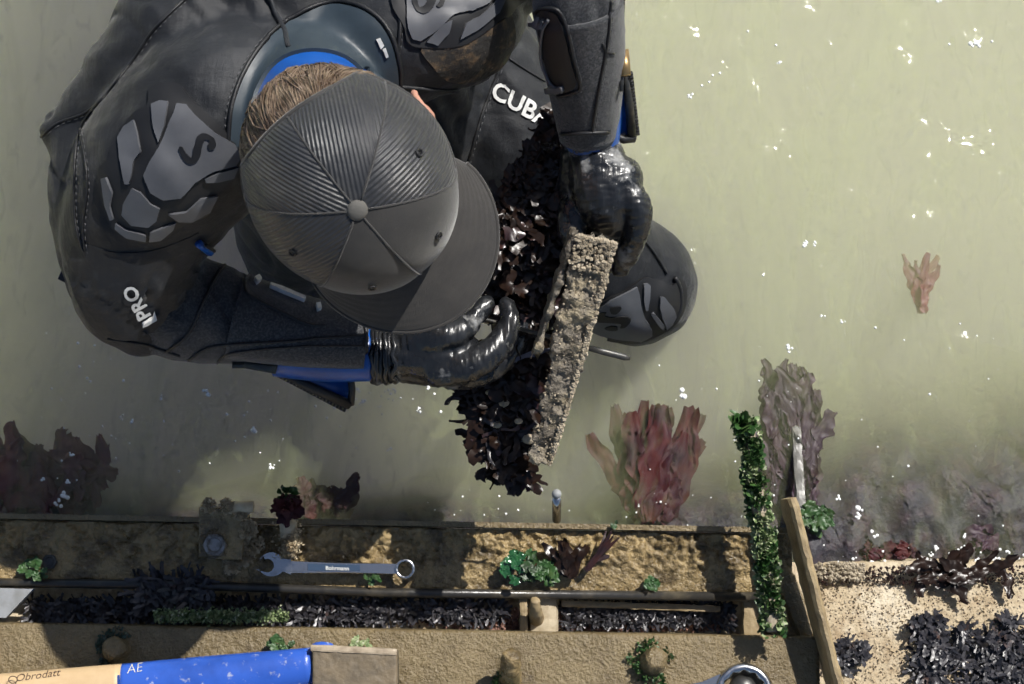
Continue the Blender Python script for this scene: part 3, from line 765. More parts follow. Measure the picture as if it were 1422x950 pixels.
for i in range(6): panel(i, K['cap'] if i in (0, 5) else K['capmesh'], 'crown_panel', cap)
for i in range(6):
    az = R(60*i); MB().tube([dome(1.006, az, tmax(az) * q / 20) for q in range(1, 21)], .0011, 6).build('panel_seam', K['cap'], cap)
for az, t in ((R(-30), R(50)), (R(30), R(50)), (R(90), R(46)), (R(-90), R(46))):
    c = dome(1.028, az, t); nn = (c - HC).normalized(); a = nn.orthogonal().normalized(); b_ = nn.cross(a)
    MB().tube([c + (a*math.cos(q) + b_*math.sin(q))*.0032 for q in np.linspace(0, 6.283, 17)], .0011, 6, caps=False).build('eyelet', K['seam'], cap)
def brim_pt(s_, r, up=0):
    az = s_ * R(64); e = dome(1.005, az, R(90))
    q = e + (HF * math.cos(az*.55) + HR * math.sin(az*.62)) * (.066 * r * (math.cos(s_*math.pi/2) ** .55 if abs(s_) < 1 else 0))
    x = (q - HC).dot(HR)
    return q - HU * (x*x*2.6 + r * .006 - .004) + HU * up
nb_, rb = 48, 14; v = []; uv = []
for layer in (0, -.003):
    for i in range(nb_+1):
        for j in range(rb+1): v.append(brim_pt(-1 + 2*i/nb_, j/rb, layer)); uv.append((j/rb*.6, i/nb_))
m_ = rb+1; L = (nb_+1)*m_; f = []
for i in range(nb_):
    for j in range(rb):
        a = i*m_+j; f.append((a, a+1, a+m_+1, a+m_)); f.append((L+a, L+a+m_, L+a+m_+1, L+a+1))
    f.append((i*m_+rb, L+i*m_+rb, L+(i+1)*m_+rb, (i+1)*m_+rb))
br = MB(); br.add(v, f); br = br.build('brim', K['brim'], cap)
ul = br.data.uv_layers.new(name='uv'); li = np.empty(len(br.data.loops), np.int32); br.data.loops.foreach_get('vertex_index', li); ul.data.foreach_set('uv', np.array(uv, np.float32)[li].ravel())
MB().tube([brim_pt(-1 + 2*i/nb_, 1, -.0015) for i in range(1, nb_)], .0024, 8).build('brim_edge', K['brim'], cap)
MB().tube([brim_pt(-.8 + 1.6*i/30, .02, .0035) for i in range(31)], .0016, 6).build('piping', mat('pale piping', (.35, .32, .28), .35), cap)

# hair below and behind the cap, ears
hm = MB(); rnd = random.Random(3)
def skull(az, t, k=1.0): return H(math.sin(az)*.083*math.sin(t)*k, -.005 + math.cos(az)*.104*math.sin(t)*k, -.01 + math.cos(t)*.105*k)
for i in range(5200):
    az = math.pi + rnd.gauss(0, .8)
    if abs(az - math.pi) > 1.75: continue
    t = R(rnd.uniform(40, 96)) if abs(az - math.pi) < .8 else R(rnd.uniform(72, 104))
    L_ = R(rnd.uniform(20, 42)); clump_ = noise.noise(Vector((az*5, t*4, 0))); sw = clump_*.5 + rnd.gauss(0, .05); k0 = rnd.uniform(1.0, 1.04) + .05*noise.noise(Vector((az*9, t*6, 5))); lift = .01 + .045*abs(clump_) + rnd.uniform(0, .02)
    pts = [skull(az + sw*q/4 + .02*math.sin(q*1.1 + i), t + L_*q/4, k0 + lift*(q/4) - .03*(q/4)**2) for q in range(5)]
    hm.tube(pts, [.0006, .0008, .0008, .0006, .0002], 3)
hm.build('hair', K['hair'], PR)
for s_ in (-1, 1):
    e = MB(); e.ball(H(s_*.088, -.002, -.045), (.008, .017, .030), ((HR*.9 - HF*s_*.35).normalized(), (HF*.9 + HR*s_*.35).normalized(), HU), 14, 10)
    e.tube([H(s_*.094, -.004 - .014*math.sin(a), -.045 + .027*math.cos(a)) for a in np.linspace(-.9, 2.4, 12)], .0032, 8)
    e.build('ear', K['skin'], PR)
    ey = MB(); ey.ball(H(s_*.031, .083, -.045), .012, None, 12, 8); ey.build('eye', K['print'], PR)

# ------------------------------------------------------------------ steel frame at the water's edge
RN = random.Random(11)
def lerp(a, b, t): return a + (b - a) * t
def leafball(mb, c, r, n, leaf, rnd, flat=.6, dome_=True):
    """a tuft of small cupped leaves spread through a volume"""
    for _ in range(n):
        d = Vector((rnd.gauss(0, 1), rnd.gauss(0, 1), abs(rnd.gauss(0, 1)) if dome_ else rnd.gauss(0, 1))).normalized()
        k = rnd.random() ** .5
        p = Vector(c) + Vector((d.x*r*k, d.y*r*k, d.z*r*flat*k))
        leaf_at(mb, p, d, leaf * rnd.uniform(.6, 1.3), rnd)
def leaf_at(mb, p, d, s, rnd):
    d = (d + Vector((rnd.uniform(-.8, .8), rnd.uniform(-.8, .8), rnd.uniform(-.5, .8)))).normalized()
    a = d.orthogonal().normalized(); a.rotate(Matrix.Rotation(rnd.uniform(0, 6.28), 3, d)); n = d.cross(a)
    w_ = s * rnd.uniform(.35, .6); c = s * rnd.uniform(-.25, .25)
    v = [p - a*w_*.4, p + a*w_*.4, p + d*s*.5 + a*w_ + n*c, p + d*s*.5 - n*c*.6, p + d*s*.5 - a*w_ + n*c, p + d*s + a*w_*.5 - n*c, p + d*s - a*w_*.5 - n*c]
    mb.add(v, [(0, 1, 2, 3), (0, 3, 4), (3, 2, 5), (4, 3, 6), (3, 5, 6)])
def ribbon(mb, p, d, L, w_, rnd, n=6, curl=.5, ruff=.3, up=Vector((0,0,1)), droop=0):
    d = d.normalized(); p = Vector(p); v = []; f = []
    ph = rnd.uniform(0, 6.3); turn = rnd.uniform(-curl, curl)
    for i in range(n+1):
        t = i / n; side = d.cross(up)
        if side.length < .05: side = d.orthogonal()
        side.normalize(); nn = side.cross(d).normalized()
        ww = w_ * (.35 + .65*math.sin(math.pi*min(1, .12 + t*.95))) * (1 + .35*math.sin(ph + t*9))
        e = ruff * w_
        v += [p - side*ww + nn*e*math.sin(ph + t*11), p - nn*e*.3*math.sin(ph*2 + t*7), p + side*ww + nn*e*math.cos(ph*1.7 + t*10)]
        d = (d + side*turn/n + nn*rnd.uniform(-.25, .25)*curl - Vector((0,0,1))*droop/n).normalized()
        p = p + d * L / n
    for i in range(n):
        a = i*3; f += [(a, a+1, a+4, a+3), (a+1, a+2, a+5, a+4)]
    return mb.add(v, f)
def membrane(mb, p, d, L, w_, rnd, n=16, k=6, turn=.35, tip=.85):
    """a broad thin ruffled blade with a torn, lobed edge"""
    d = d.normalized(); p = Vector(p); v = []; f = []; sd_ = rnd.uniform(0, 99); side = d.cross(Vector((0,0,1))).normalized()
    for i in range(n+1):
        t = i / n
        nl = noise.noise(Vector((t*5, sd_, 0))); nr = noise.noise(Vector((t*5, sd_, 9)))
        wl = w_ * (.25 + 1.1*math.sin(math.pi*min(1, .1 + t*tip))) * (1 + .9*nl); wr = w_ * (.25 + 1.1*math.sin(math.pi*min(1, .1 + t*tip))) * (1 + .9*nr)
        for j in range(k+1):
            u = -1 + 2*j/k; q = p + side * (u * (wl if u < 0 else wr)) + d * (w_ * .5 * noise.noise(Vector((u*2, sd_, t*3))) )
            q.z += w_ * (.30 + .5*abs(u)) * noise.noise(Vector((t*7 + sd_, u*2.4, 4))) + w_*.25*abs(u)*noise.noise(Vector((t*19 + sd_, u*5, 8)))
            v.append(q)
        d = (d + side*turn*noise.noise(Vector((t*3, sd_, 20)))).normalized(); side = d.cross(Vector((0,0,1))).normalized(); p = p + d*L/n
    m_ = k+1
    for i in range(n):
        for j in range(k): f.append((i*m_+j, i*m_+j+1, (i+1)*m_+j+1, (i+1)*m_+j))
    return mb.add(v, f)
def crusty_strip(q0, q1, q2, q3, nx, ny, amp, name, m, parent, seed=0, mask=None, thick=.012):
    """a slab whose upper face is lumpy; corners as world points (left-near, right-near, right-far, left-far)"""
    mb = MB(); v = []; f = []
    for j in range(ny+1):
        for i in range(nx+1):
            a = q0.lerp(q1, i/nx).lerp(q3.lerp(q2, i/nx), j/ny)
            n_ = .55*noise.fractal(Vector((a.x*38, a.y*50, seed)), .8, 2.1, 5) + .5*noise.noise(Vector((a.x*120, a.y*110, seed))); r_ = abs(noise.noise(Vector((a.x*80, a.y*95, seed+5))))
            h = amp * (max(-.3, n_) + r_ * .6)
            if mask: h *= mask(i/nx, j/ny)
            edge = min(j, ny-j, i, nx-i); h *= min(1, edge/2) 
            v.append(a + Vector((0, 0, h)))
    m_ = nx+1
    for j in range(ny):
        for i in range(nx): f.append((j*m_+i, j*m_+i+1, (j+1)*m_+i+1, (j+1)*m_+i))
    L = len(v); b = [q0, q1, q2, q3]
    low = [p - Vector((0,0,thick)) for p in b]
    v += low; f.append((L+3, L+2, L+1, L))
    f.append(tuple([L, L+1] + [i for i in range(nx, -1, -1)])); f.append(tuple([L+2, L+3] + [ny*m_+i for i in range(0, nx+1)]))
    f.append(tuple([L+1, L+2] + [j*m_+nx for j in range(ny, -1, -1)])); f.append(tuple([L+3, L] + [j*m_ for j in range(0, ny+1)]))
    mb.add(v, f); return mb.build(name, m, parent)
def lumpy(pts, rads, amp, name, m, parent, seg=28):
    s = spline([(*p, q) for p, q in zip(pts, rads)], 10); p = [Vector(q[:3]) for q in s]; r = [q[3] for q in s]
    d = (p[-1] - p[-2]).normalized(); e = r[-1]
    for c in (.25, .45, .6): p.append(p[len(s)-1] + d*e*c*.6); r.append(e*math.sqrt(1 - (c/.62)**2))
    mb = MB(); mb.tube(p, r, seg)
    mb.v = [tuple(Vector(v) + (Vector(v) - min(p, key=lambda q: (q - Vector(v)).length)).normalized() * amp * (noise.fractal(Vector(v)*140, .8, 2, 3))) for v in mb.v]
    return mb.build(name, m, parent)
frame = thing('steel_frame', P(560, 850, 0), 'mud crusted steel frame of two long rails at the water edge', 'steel frame')
# far rail: angle section with a low lip, muddy floor and a rounded near edge
zr = .062
rail_floor = crusty_strip(P(-140, 806, zr), P(1100, 828, zr), P(1100, 742, zr+.012), P(-140, 720, zr+.012), 820, 60, .0135, 'rail_floor', K['mud'], frame, 1.0,
    lambda s, t: (.15 + .85*min(1, max(0, (t-.3)/.25))) * (.75 + .5*noise.noise(Vector((s*14, 0, 9)))))
lip = MB(); a0, a1 = P(-140, 714, .082), P(1098, 736.5, .082)
lip.box((a0+a1)/2 - Vector((0,0,.020)), (a1-a0)/2, Vector((0, .0032, 0)), Vector((0, 0, .022)))
lip.build('rail_lip', K['frame'], frame, False)
MB().tube([P(-140, 808, .068), P(250, 812, .068), P(530, 823, .068), P(1065, 829, .068)], .0056, 14).build('edge_rod', K['pipe'], frame)
# near rail: heavy box section with rounded edges
def rounded_bar(sect, p0, p1, n, name, m, parent):
    """sweep a closed section (y,z offsets) from p0 to p1"""
    mb = MB(); k = len(sect); v = []
    for i in range(n+1):
        c = p0.lerp(p1, i/n)
        for (a, b) in sect: v.append(c + Vector((0, a, b)) + Vector((0, 0, .0006*noise.noise(Vector((i*.7, a*90, b*90))))))
    f = [(i*k+j, (i+1)*k+j, (i+1)*k+(j+1) % k, i*k+(j+1) % k) for i in range(n) for j in range(k)]
    f += [tuple(range(k)), tuple(reversed(range(n*k, (n+1)*k)))]
    return mb.add(v, f).build(name, m, parent)
def rsect(hw, h, r, n=4):
    s = []
    for cx, cy, a in ((hw-r, h-r, 0), (-hw+r, h-r, 90), (-hw+r, r-h*0, 180), (hw-r, r, 270)):
        for i in range(n+1):
            th = R(a + 90*i/n); s.append((cx + r*math.cos(th), cy + r*math.sin(th)))
    return s
zl = .088
n0, n1 = P(-160, 862, zl), P(1137, 884, zl); hw = .062
near = rounded_bar(rsect(hw, .075, .006), n0 + Vector((0, -hw, -.075)), n1 + Vector((0, -hw, -.075)), 160, 'near_rail', K['frame'], frame)
# end plate, crossbars, board stiffeners
def bar_between(p0, p1, hw_, hz, name, m, parent, bumpy=.0012):
    d = (p1 - p0); n = 24; mb = MB(); t = d.normalized(); s_ = t.cross(Vector((0,0,1))).normalized(); u = s_.cross(t); v = []; k = 12
    for i in range(n+1):
        c = p0 + d*i/n
        end = min(i, n-i); g_ = 1 if end > 0 else .86
        for j in range(k):
            th = 2*math.pi*(j+.5)/k; x = max(-1, min(1, 1.25*math.cos(th))); y = max(-1, min(1, 1.25*math.sin(th)))
            nn = noise.noise((c + s_*x*.01 + u*y*.01) * 90) * bumpy
            v.append(c + s_*(x*hw_*g_ + nn) + u*(y*hz*g_ + nn))
    f = [(i*k+j, i*k+(j+1) % k, (i+1)*k+(j+1) % k, (i+1)*k+j) for i in range(n) for j in range(k)] + [tuple(reversed(range(k))), tuple(range(n*k, (n+1)*k))]
    return mb.add(v, f).build(name, m, parent, False)
bar_between(P(1165, 975, .105), P(1094, 692, .115), .0062, .035, 'end_plate', K['tan'], frame)
bar_between(P(1122, 885, .045), P(1088, 800, .045), .012, .02, 'end_gusset', K['frame'], frame)
for (x0, x1, z_) in ((1030, 1062, .046), (735, 775, .046), (722, 733, .052)):
    bar_between(P((x0+x1)/2, 885, z_), P((x0+x1)/2 - 1, 822, z_), M((x1-x0)/2, z_), .012, 'crossbar', K['tan'] if x0 != 735 else mat('pale crossbar', (.42, .35, .24), .7, (.25, .19, .11), 50, .4, .7, bump=[(120, .5, .002)]), frame)
lumpy([P(745, 860, .05), P(744, 850, .085), P(743, 834, .10)], [.010, .007, .006], .0012, 'peg', K['tan'], frame)
bar_between(P(780, 838, .05), P(1000, 846, .05), .004, .004, 'tie_bar', K['tan'], frame)
# bracket block with hex bolt on the far rail
br_ = crusty_strip(P(276, 775, .092), P(336, 778, .092), P(340, 706, .108), P(276, 704, .108), 24, 26, .004, 'bracket', K['mud'], frame, 7, thick=.045)
def hexbolt(px, py, z, rpx, h, name, m, parent, dish=True):
    mb = MB(); c = P(px, py, z); r = M(rpx, z); v = []; f = []
    rings = [(r, 0), (r, h*.8), (r*.86, h), (r*.62, h), (r*.5, h*.8), (r*.0001, h*.78)]
    for q, (rr, zz) in enumerate(rings):
        for k in range(18):
            th = 2*math.pi*k/18
            hx = math.cos(math.pi/6) / math.cos((th % (math.pi/3)) - math.pi/6) if q < 2 else 1
            v.append(c + Vector((math.cos(th)*rr*hx, math.sin(th)*rr*hx, zz)))
    for q in range(len(rings)-1):
        for k in range(18): f.append((q*18+k, q*18+(k+1) % 18, (q+1)*18+(k+1) % 18, (q+1)*18+k))
    return mb.add(v, f).build(name, m, parent, False)
hexbolt(300, 757, .094, 17, .012, 'bolt', mat('worn bolt steel', (.3, .29, .28), .35, (.1, .08, .06), 90, .45, .65, metal=.7), frame)
MB().tube([P(320, 704, .115), P(352, 704, .115)], .007, 10).build('pin', K['fuzz'], frame)
hexbolt(70, 780, .066, 11, .006, 'bolt', K['darksteel'], frame)
MB().tube([P(773, 722, .07), P(773, 700, .1), P(773, 690, .11)], [.0055, .0055, .0055], 12).build('pin', K['steel'], frame)
MB().ball(P(773, 686, .113), .006, None, 10, 6).build('pin_cap', K['board'], frame)
# bolts standing on the near rail, ringed with algae
def ringed(px, py, z, rpx, h, m_alg, lean=(0, 0), n=150, rock=K['frame']):
    c = P(px, py, z); mb = MB(); r = M(rpx, z)
    o = lumpy([c - Vector((0,0,.004)), c + Vector((lean[0]*.5, lean[1]*.5, h*.6)), c + Vector((*lean, h))], [r*1.05, r, r*.85], r*.16, 'stud', rock, frame)
    al = MB(); rnd = random.Random(px)
    for _ in range(n):
        th = rnd.uniform(0, 6.28); k = 1 + (.15 + .75*abs(noise.noise(Vector((math.cos(th)*1.7, math.sin(th)*1.7, px)))) + .2)*rnd.random()*1.3
        if noise.noise(Vector((math.cos(th)*1.3, math.sin(th)*1.3, px*.37))) < -.08: continue
        p = c + Vector((math.cos(th)*r*k, math.sin(th)*r*k, rnd.uniform(0, h*.75)*(1 if k < 1.3 else .4)))
        leaf_at(al, p, Vector((math.cos(th), math.sin(th), .5)), rnd.uniform(.002, .0045), rnd)
    a = al.build('algae', m_alg, o); a['kind'] = 'stuff'; return o
ringed(905, 920, zl, 17, .028, K['green'], (.004, .006), 420)
ringed(163, 903, zl, 17, .022, mat('dark grey green algae', (.03, .06, .045), .6, (.12, .15, .13), 90, .5, .7), (0, .004), 520)
ringed(708, 948, zl, 14, .06, K['green'], (.002, .034), 420, K['mud'])
# fuzz, algae and crust growing on the frame (each its own clump)
def clump(name, spots, m, parent, leaf, n, seed, label=None, cat=None, group=None):
    mb = MB(); rnd = random.Random(seed)
    for (x, y, z, r) in spots:
        if name == 'sea_lettuce':
            for _ in range(max(4, int(r*.9))):
                th = rnd.uniform(0, 6.28); rr = M(r, z)
                membrane(mb, P(x, y, z) + Vector((math.cos(th)*rr*rnd.uniform(0, .5), math.sin(th)*rr*rnd.uniform(0, .5), rnd.uniform(-.002, .006))), Vector((math.cos(th), math.sin(th), rnd.uniform(-.1, .4))), rr*rnd.uniform(.6, 1.3), rr*rnd.uniform(.25, .5), rnd, 8, 5)
        else: leafball(mb, P(x, y, z), M(r, z), n, leaf, rnd)
    o = mb.build(name, m, parent)
    if cat: tag(o, label, cat, group)
    else: o['kind'] = 'stuff'
    return o
clump('fuzz', [(335, 712, .112, 10), (345, 735, .1, 12), (352, 755, .085, 14), (340, 772, .08, 14), (322, 785, .075, 12)], K['fuzz'], frame, .0032, 420, 5)
clump('fuzz', [(290, 702, .118, 10), (315, 702, .118, 10)], K['fuzz'], frame, .003, 260, 6)
fz = MB(); fr_ = random.Random(8)
for i in range(3200):
    x = fr_.uniform(215, 400); leaf_at(fz, P(x, 855 + fr_.gauss(0, 4) + (x-215)*.008, .085 + fr_.uniform(-.01, .006)), Vector((0,0,1)), .0035, fr_)
fz.build('fuzz', K['palegreen'], frame)['kind'] = 'stuff'
for sp, m_, s_ in (([(712, 792, .085, 14), (714, 776, .085, 12)], mat('wet dark green weed', (.012, .06, .02), .15, (.03, .12, .04), 60, .4, .6, coat=.5), 21), ([(744, 785, .085, 15), (760, 795, .08, 14), (735, 797, .08, 10)], K['green'], 22)):
    clump('sea_lettuce', sp, m_, None, .010, 130, s_, 'glossy dark green weed on the far rail beside the pale green tuft' if s_ == 21 else 'bright green leafy tuft on the far rail right of the wrench', 'seaweed', 'green weeds on the far rail')
clump('sea_lettuce', [(906, 808, .075, 9), (900, 812, .075, 7)], K['green'], None, .009, 40, 23, 'tiny green tuft near the rod, between dark weed and algae post', 'seaweed', 'green weeds on the far rail')
clump('sea_lettuce', [(45, 790, .075, 12), (55, 796, .075, 10)], K['green'], None, .009, 60, 24, 'dark green tuft in shade on the far rail near the grey board', 'seaweed', 'green weeds on the far rail')
clump('sea_lettuce', [(512, 800, .08, 7), (520, 806, .08, 8)], K['green'], None, .009, 50, 25, 'small green tuft lying against the wrench shaft', 'seaweed', 'green weeds on the far rail')
clump('sea_lettuce', [(385, 893, .1, 10), (400, 895, .1, 8)], K['green'], None, .006, 50, 26, 'short green tuft behind the blue hammer handle', 'seaweed', 'green weeds on the near rail')
clump('sea_lettuce', [(495, 897, .1, 10), (505, 899, .1, 9)], K['palegreen'], None, .006, 60, 27, 'pale green tuft behind the hammer head', 'seaweed', 'green weeds on the near rail')
clump('sea_lettuce', [(1130, 718, .03, 16), (1142, 716, .02, 14), (1134, 728, .02, 12)], K['green'], None, .010, 170, 28, 'bright green leafy weed floating beside the end plate', 'seaweed')
clump('sea_lettuce', [(853, 727, .09, 6)], K['green'], None, .006, 24, 29, 'tiny green sprig on the lip of the far rail', 'seaweed', 'green weeds on the far rail')
# dark weed blade on the far rail
mb = MB(); rnd = random.Random(31)
for _ in range(10): ribbon(mb, P(788 + rnd.uniform(-10, 12), 800 + rnd.uniform(-4, 4), .08), Vector((rnd.uniform(-.5, .3), 1, rnd.uniform(.1, .5))), .045, .006, rnd, 9, .8, .7)
tag(mb.build('kelp_frond', K['kelp']), 'crumpled black weed standing on the far rail', 'seaweed')
mb = MB()
for _ in range(5): ribbon(mb, P(815 + rnd.uniform(-4, 4), 792 + rnd.uniform(-3, 3), .084), Vector((.7, .8, .1)), .055, .0025, rnd, 8, .9, .4)
tag(mb.build('kelp_frond', K['kelp2']), 'thin curled brown weed strand on the lit far rail', 'seaweed')
# red sponge-like weed on its stalk
st_ = thing('red_weed_stalk', P(400, 770, .07), 'red weed on a tan stalk with green tip, on the far rail', 'seaweed')
MB().tube([P(402, 768, .072), P(401, 740, .09), P(400, 722, .105)], [.009, .011, .010], 12).build('stalk', K['fuzz'], st_)
mb = MB(); rnd = random.Random(4)
for _ in range(60): ribbon(mb, P(399 + rnd.gauss(0, 5), 718 - rnd.uniform(0, 18), .11 + rnd.uniform(0, .01)), Vector((rnd.gauss(0, .5), rnd.gauss(.3, .6), rnd.gauss(.2, .5))), .016, .0055, rnd, 4, .8, .4)
mb.build('blade', K['redweed'], st_)['kind'] = 'stuff'
mb = MB(); leafball(mb, P(398, 688, .118), M(11, .118), 40, .007, rnd); mb.build('tip', K['green'], st_)['kind'] = 'stuff'
mb = MB(); 
for i in range(900): leaf_at(mb, P(402 + rnd.gauss(0, 7), rnd.uniform(722, 775), .095 + rnd.uniform(-.01, .008)), Vector((0,0,1)), .0032, rnd)
mb.build('fuzz', K['fuzz'], st_)['kind'] = 'stuff'

# ------------------------------------------------------------------ algae covered post, thin strip
ap = thing('algae_post', P(1072, 872, .10), 'leaning post thickly coated in green algae, over the frame corner', 'post')
path = spline([(1074, 876, .125), (1064, 780, .135), (1056, 720, .145), (1045, 650, .16), (1036, 584, .175)], 10)
MB().tube([P(*q) for q in path], .0085, 14).build('post', K['crust'], ap)
mb = MB(); mg = MB(); rnd = random.Random(9)
for i in range(4200):
    q = path[rnd.randrange(len(path)-1)]; th = rnd.uniform(-.3, math.pi+.3); c = P(*q)
    rr_ = .0085 + .003*noise.noise(c*60 + Vector((th, 0, 0))); c = c + Vector((rnd.uniform(-.003, .003), rnd.uniform(-.008, .008), 0)) + Vector((math.cos(th)*rr_, 0, math.sin(th)*rr_))
    gsel = noise.noise(c*45) + rnd.gauss(0, .25)
    if noise.noise(c*70 + Vector((5, 0, 0))) < -.28: continue
    leaf_at(mb if gsel < 0 else mg, c, Vector((math.cos(th), rnd.uniform(-.4, .6), math.sin(th))), rnd.uniform(.002, .0075), rnd)
mb.build('algae', K['green'], ap)['kind'] = 'stuff'; mg.build('algae_crust', K['palegreen'], ap)['kind'] = 'stuff'
mb = MB(); leafball(mb, P(1028, 588, .185), M(11, .18), 60, .009, rnd); mb.build('algae', K['green'], ap)['kind'] = 'stuff'
strip = bar_between(P(1113, 715, .03), P(1105, 590, -.014), .0062, .004, 'metal_strip', mat('dull wet metal', (.12, .115, .10), .4, (.22, .21, .19), 40, .45, .7), None)
tag(strip, 'thin grey metal strip running from the frame corner into the water', 'metal strip')

# ------------------------------------------------------------------ tools
def poly_prism(pts, z0, z1, name, m, parent, bevel=.0012):
    mb = MB(); n = len(pts); c = [P(x, y, z1) for x, y in pts]; cen = sum(c, Vector()) / n
    top = [Vector((p.x, p.y, z1)) + (cen - p).normalized()*bevel for p in c]; mid = [Vector((p.x, p.y, z1 - bevel)) for p in c]; lo = [Vector((p.x, p.y, z0)) for p in c]
    f = [tuple(range(n))]
    for a in (0, n):
        f += [(a+i, a+n+i, a+n+(i+1) % n, a+(i+1) % n) for i in range(n)]
    return mb.add(top + mid + lo, f).build(name, m, parent, False)
zw = .084
wr = thing('wrench', P(470, 790, zw-.006), 'small chrome combination wrench lying on the far rail', 'wrench', 'wrenches')
poly_prism([(398, 779), (470, 781), (552, 783), (554, 797), (470, 796), (398, 796)], zw-.005, zw+.001, 'shaft', K['steel'], wr)
poly_prism([(427, 782.5), (500, 784.5), (500, 793), (427, 792.5)], zw+.0008, zw+.0014, 'inset', mat('blue grey inset', (.03, .055, .10), .4), wr, .0003)
lettering(lambda x, y: P(x, y, zw+.0022), 'Bohrmann', (452, 791.4), (7.8, .2), (0, -8), 0, 'lettering', K['print'], wr, .02)
jaw = [(404, 777)]
for a in np.linspace(30, 158, 12): jaw.append((377 + 17.5*math.cos(R(a)), 785 - 18*math.sin(R(a))))
jaw += [(366, 772)]
for a in np.linspace(110, -110, 12): jaw.append((371 + 9.5*math.cos(R(a)), 785.5 - 9.5*math.sin(R(a))))
jaw += [(355, 791)]
for a in np.linspace(205, 325, 12): jaw.append((377 + 19*math.cos(R(a)), 784 - 16.5*math.sin(R(a))))
jaw += [(404, 798)]
def cap_prism(pts, z0, z1, name, m, parent):
    v2 = [Vector(p) for p in pts]; n = len(pts)
    r = geometry.delaunay_2d_cdt(v2, [(i, (i+1) % n) for i in range(n)], [], 1, 1e-4)
    mb = MB(); k = len(r[0]); top = [P(p.x, p.y, z1) for p in r[0]]; lo = [Vector((p.x, p.y, z0)) for p in top]
    f = [tuple(t) for t in r[2]]; ed = {(t[i], t[(i+1) % len(t)]) for t in f for i in range(len(t))}
    f += [(b, a, a+k, b+k) for (a, b) in ed if (b, a) not in ed]
    return mb.add(top + lo, f).build(name, m, parent, False)
cap_prism(jaw, zw-.006, zw+.002, 'open_jaw', K['steel'], wr)
def ring_end(px, py, ro, ri, z, h, name, parent, m=K['steel']):
    c = P(px, py, z); o_, i_ = M(ro, z), M(ri, z); n = 48; mb = MB(); v = []; f = []
    prof = [(o_, 0), (o_, h*.7), (o_*.93, h), (i_*1.12, h), (None, h*.8), (None, 0)]
    for r_, zz in prof:
        for k in range(n):
            th = 2*math.pi*k/n; rr = r_ if r_ else i_ * (1 + .07*math.cos(th*12))
            v.append(c + Vector((math.cos(th)*rr, math.sin(th)*rr, zz)))
    for q in range(len(prof)):
        q2 = (q+1) % len(prof)
        for k in range(n): f.append((q*n+k, q*n+(k+1) % n, q2*n+(k+1) % n, q2*n+k))
    return mb.add(v, f).build(name, m, parent)
ring_end(563, 790, 14, 9.5, zw-.005, .009, 'ring_end', wr)
w2 = thing('wrench', P(1033, 952, .09), 'large chrome wrench end at the bottom edge on the near rail', 'wrench', 'wrenches')
ring_end(1032, 962, 40, 29, .09, .012, 'ring_end', w2)
cap_prism([(1000, 936), (975, 947), (930, 956), (860, 958), (860, 985), (940, 990), (1000, 985)], .091, .098, 'shaft', K['steel'], w2)
MB().ball(P(1032, 958, .089), (.018, .018, .011), None, 18, 8).build('nut', K['darksteel'], w2)
hm_ = thing('hammer', P(300, 945, .10), 'hammer with blue lacquered wooden handle and rusty head on the near rail', 'hammer')
def handle(x0, x1, name, m):
    ctr = lambda x: np.interp(x, [-140, 0, 165, 300, 432], [990, 971, 957, 944, 925])
    rad = lambda x: np.interp(x, [-140, 0, 165, 300, 400, 432], [35, 34, 34, 33, 27, 25])
    xs = np.linspace(x0, x1, 30); s_ = [(x, ctr(x), .12, rad(x)) for x in xs]
    return MB().tube([P(*q[:3]) for q in s_], [M(q[3], q[2]) for q in s_], 26, .62).build(name, m, hm_)
hw_ = handle(-140, 172, 'handle', K['wood']); hb = handle(168, 434, 'painted_grip', K['bluepaint'])
HV = bvh_of([hw_.data, hb.data])
lettering(HV, 'Obrodatt', (21, 947), (16, -2.2), (1, -14), .0006, 'lettering', K['ink'], hm_, .0, .2)
MB().tube([P(*q) for q in [(18 + 6*math.cos(a), 944 + 5*math.sin(a), .141) for a in np.linspace(0, 6.28, 20)]], .0006, 5).build('emblem', K['ink'], hm_)
lettering(HV, 'AE', (176, 936), (19, -3), (2, -18), .0008, 'lettering', K['scuff'], hm_, -.01)
hd = crusty_strip(P(434, 996, .138), P(552, 1000, .138), P(550, 905, .138), P(434, 899, .138), 40, 30, .0012, 'head', K['hammer'], hm_, 3, thick=.045)
bar_between(P(432, 899.5, .136), P(551, 905.5, .136), .004, .004, 'head_edge', mat('bright worn edge', (.42, .34, .24), .5, (.2, .15, .1), 60, .45, .7), hm_, .0006)
MB().ball(P(448, 898, .132), (.014, .006, .006), None, 12, 8).build('wedge', K['bluepaint'], hm_)
bd = MB(); bd.prism([(-60, 858), (8, 858), (46, 818), (-60, 815)], .074, .084); bd = bd.build('board', K['board'], None, False)
tag(bd, 'weathered grey board end wedged between the rails at the left edge', 'board')

# ------------------------------------------------------------------ weed and grit between the rails
def weed_bed(name, x0, x1, y0, y1, z0, z1, n, L, w_, m, seed, label, cat='seaweed', group=None, kind=None):
    mb = MB(); rnd = random.Random(seed)
    for _ in range(n):
        x, y = rnd.uniform(x0, x1), rnd.uniform(y0, y1)
        membrane(mb, P(x, y, rnd.uniform(z0, z1)), Vector((rnd.gauss(0, 1), rnd.gauss(0, 1), rnd.uniform(.1, .9))), L*rnd.uniform(.4, 1.2), w_*rnd.uniform(.5, 1.1), rnd, 6, 2, tip=.6)
    return tag(mb.build(name, m), label, None if kind else cat, group, kind)
weed_bed('weed_mass', 40, 700, 836, 862, .02, .05, 4200, .014, .0013, K['dryweed'], 41, 'black tangled weed filling the gap between the rails', kind='stuff')
weed_bed('weed_mass', 780, 1015, 840, 868, .02, .045, 2400, .012, .0011, K['dryweed'], 42, 'fine black weed between the rails right of the peg', kind='stuff')
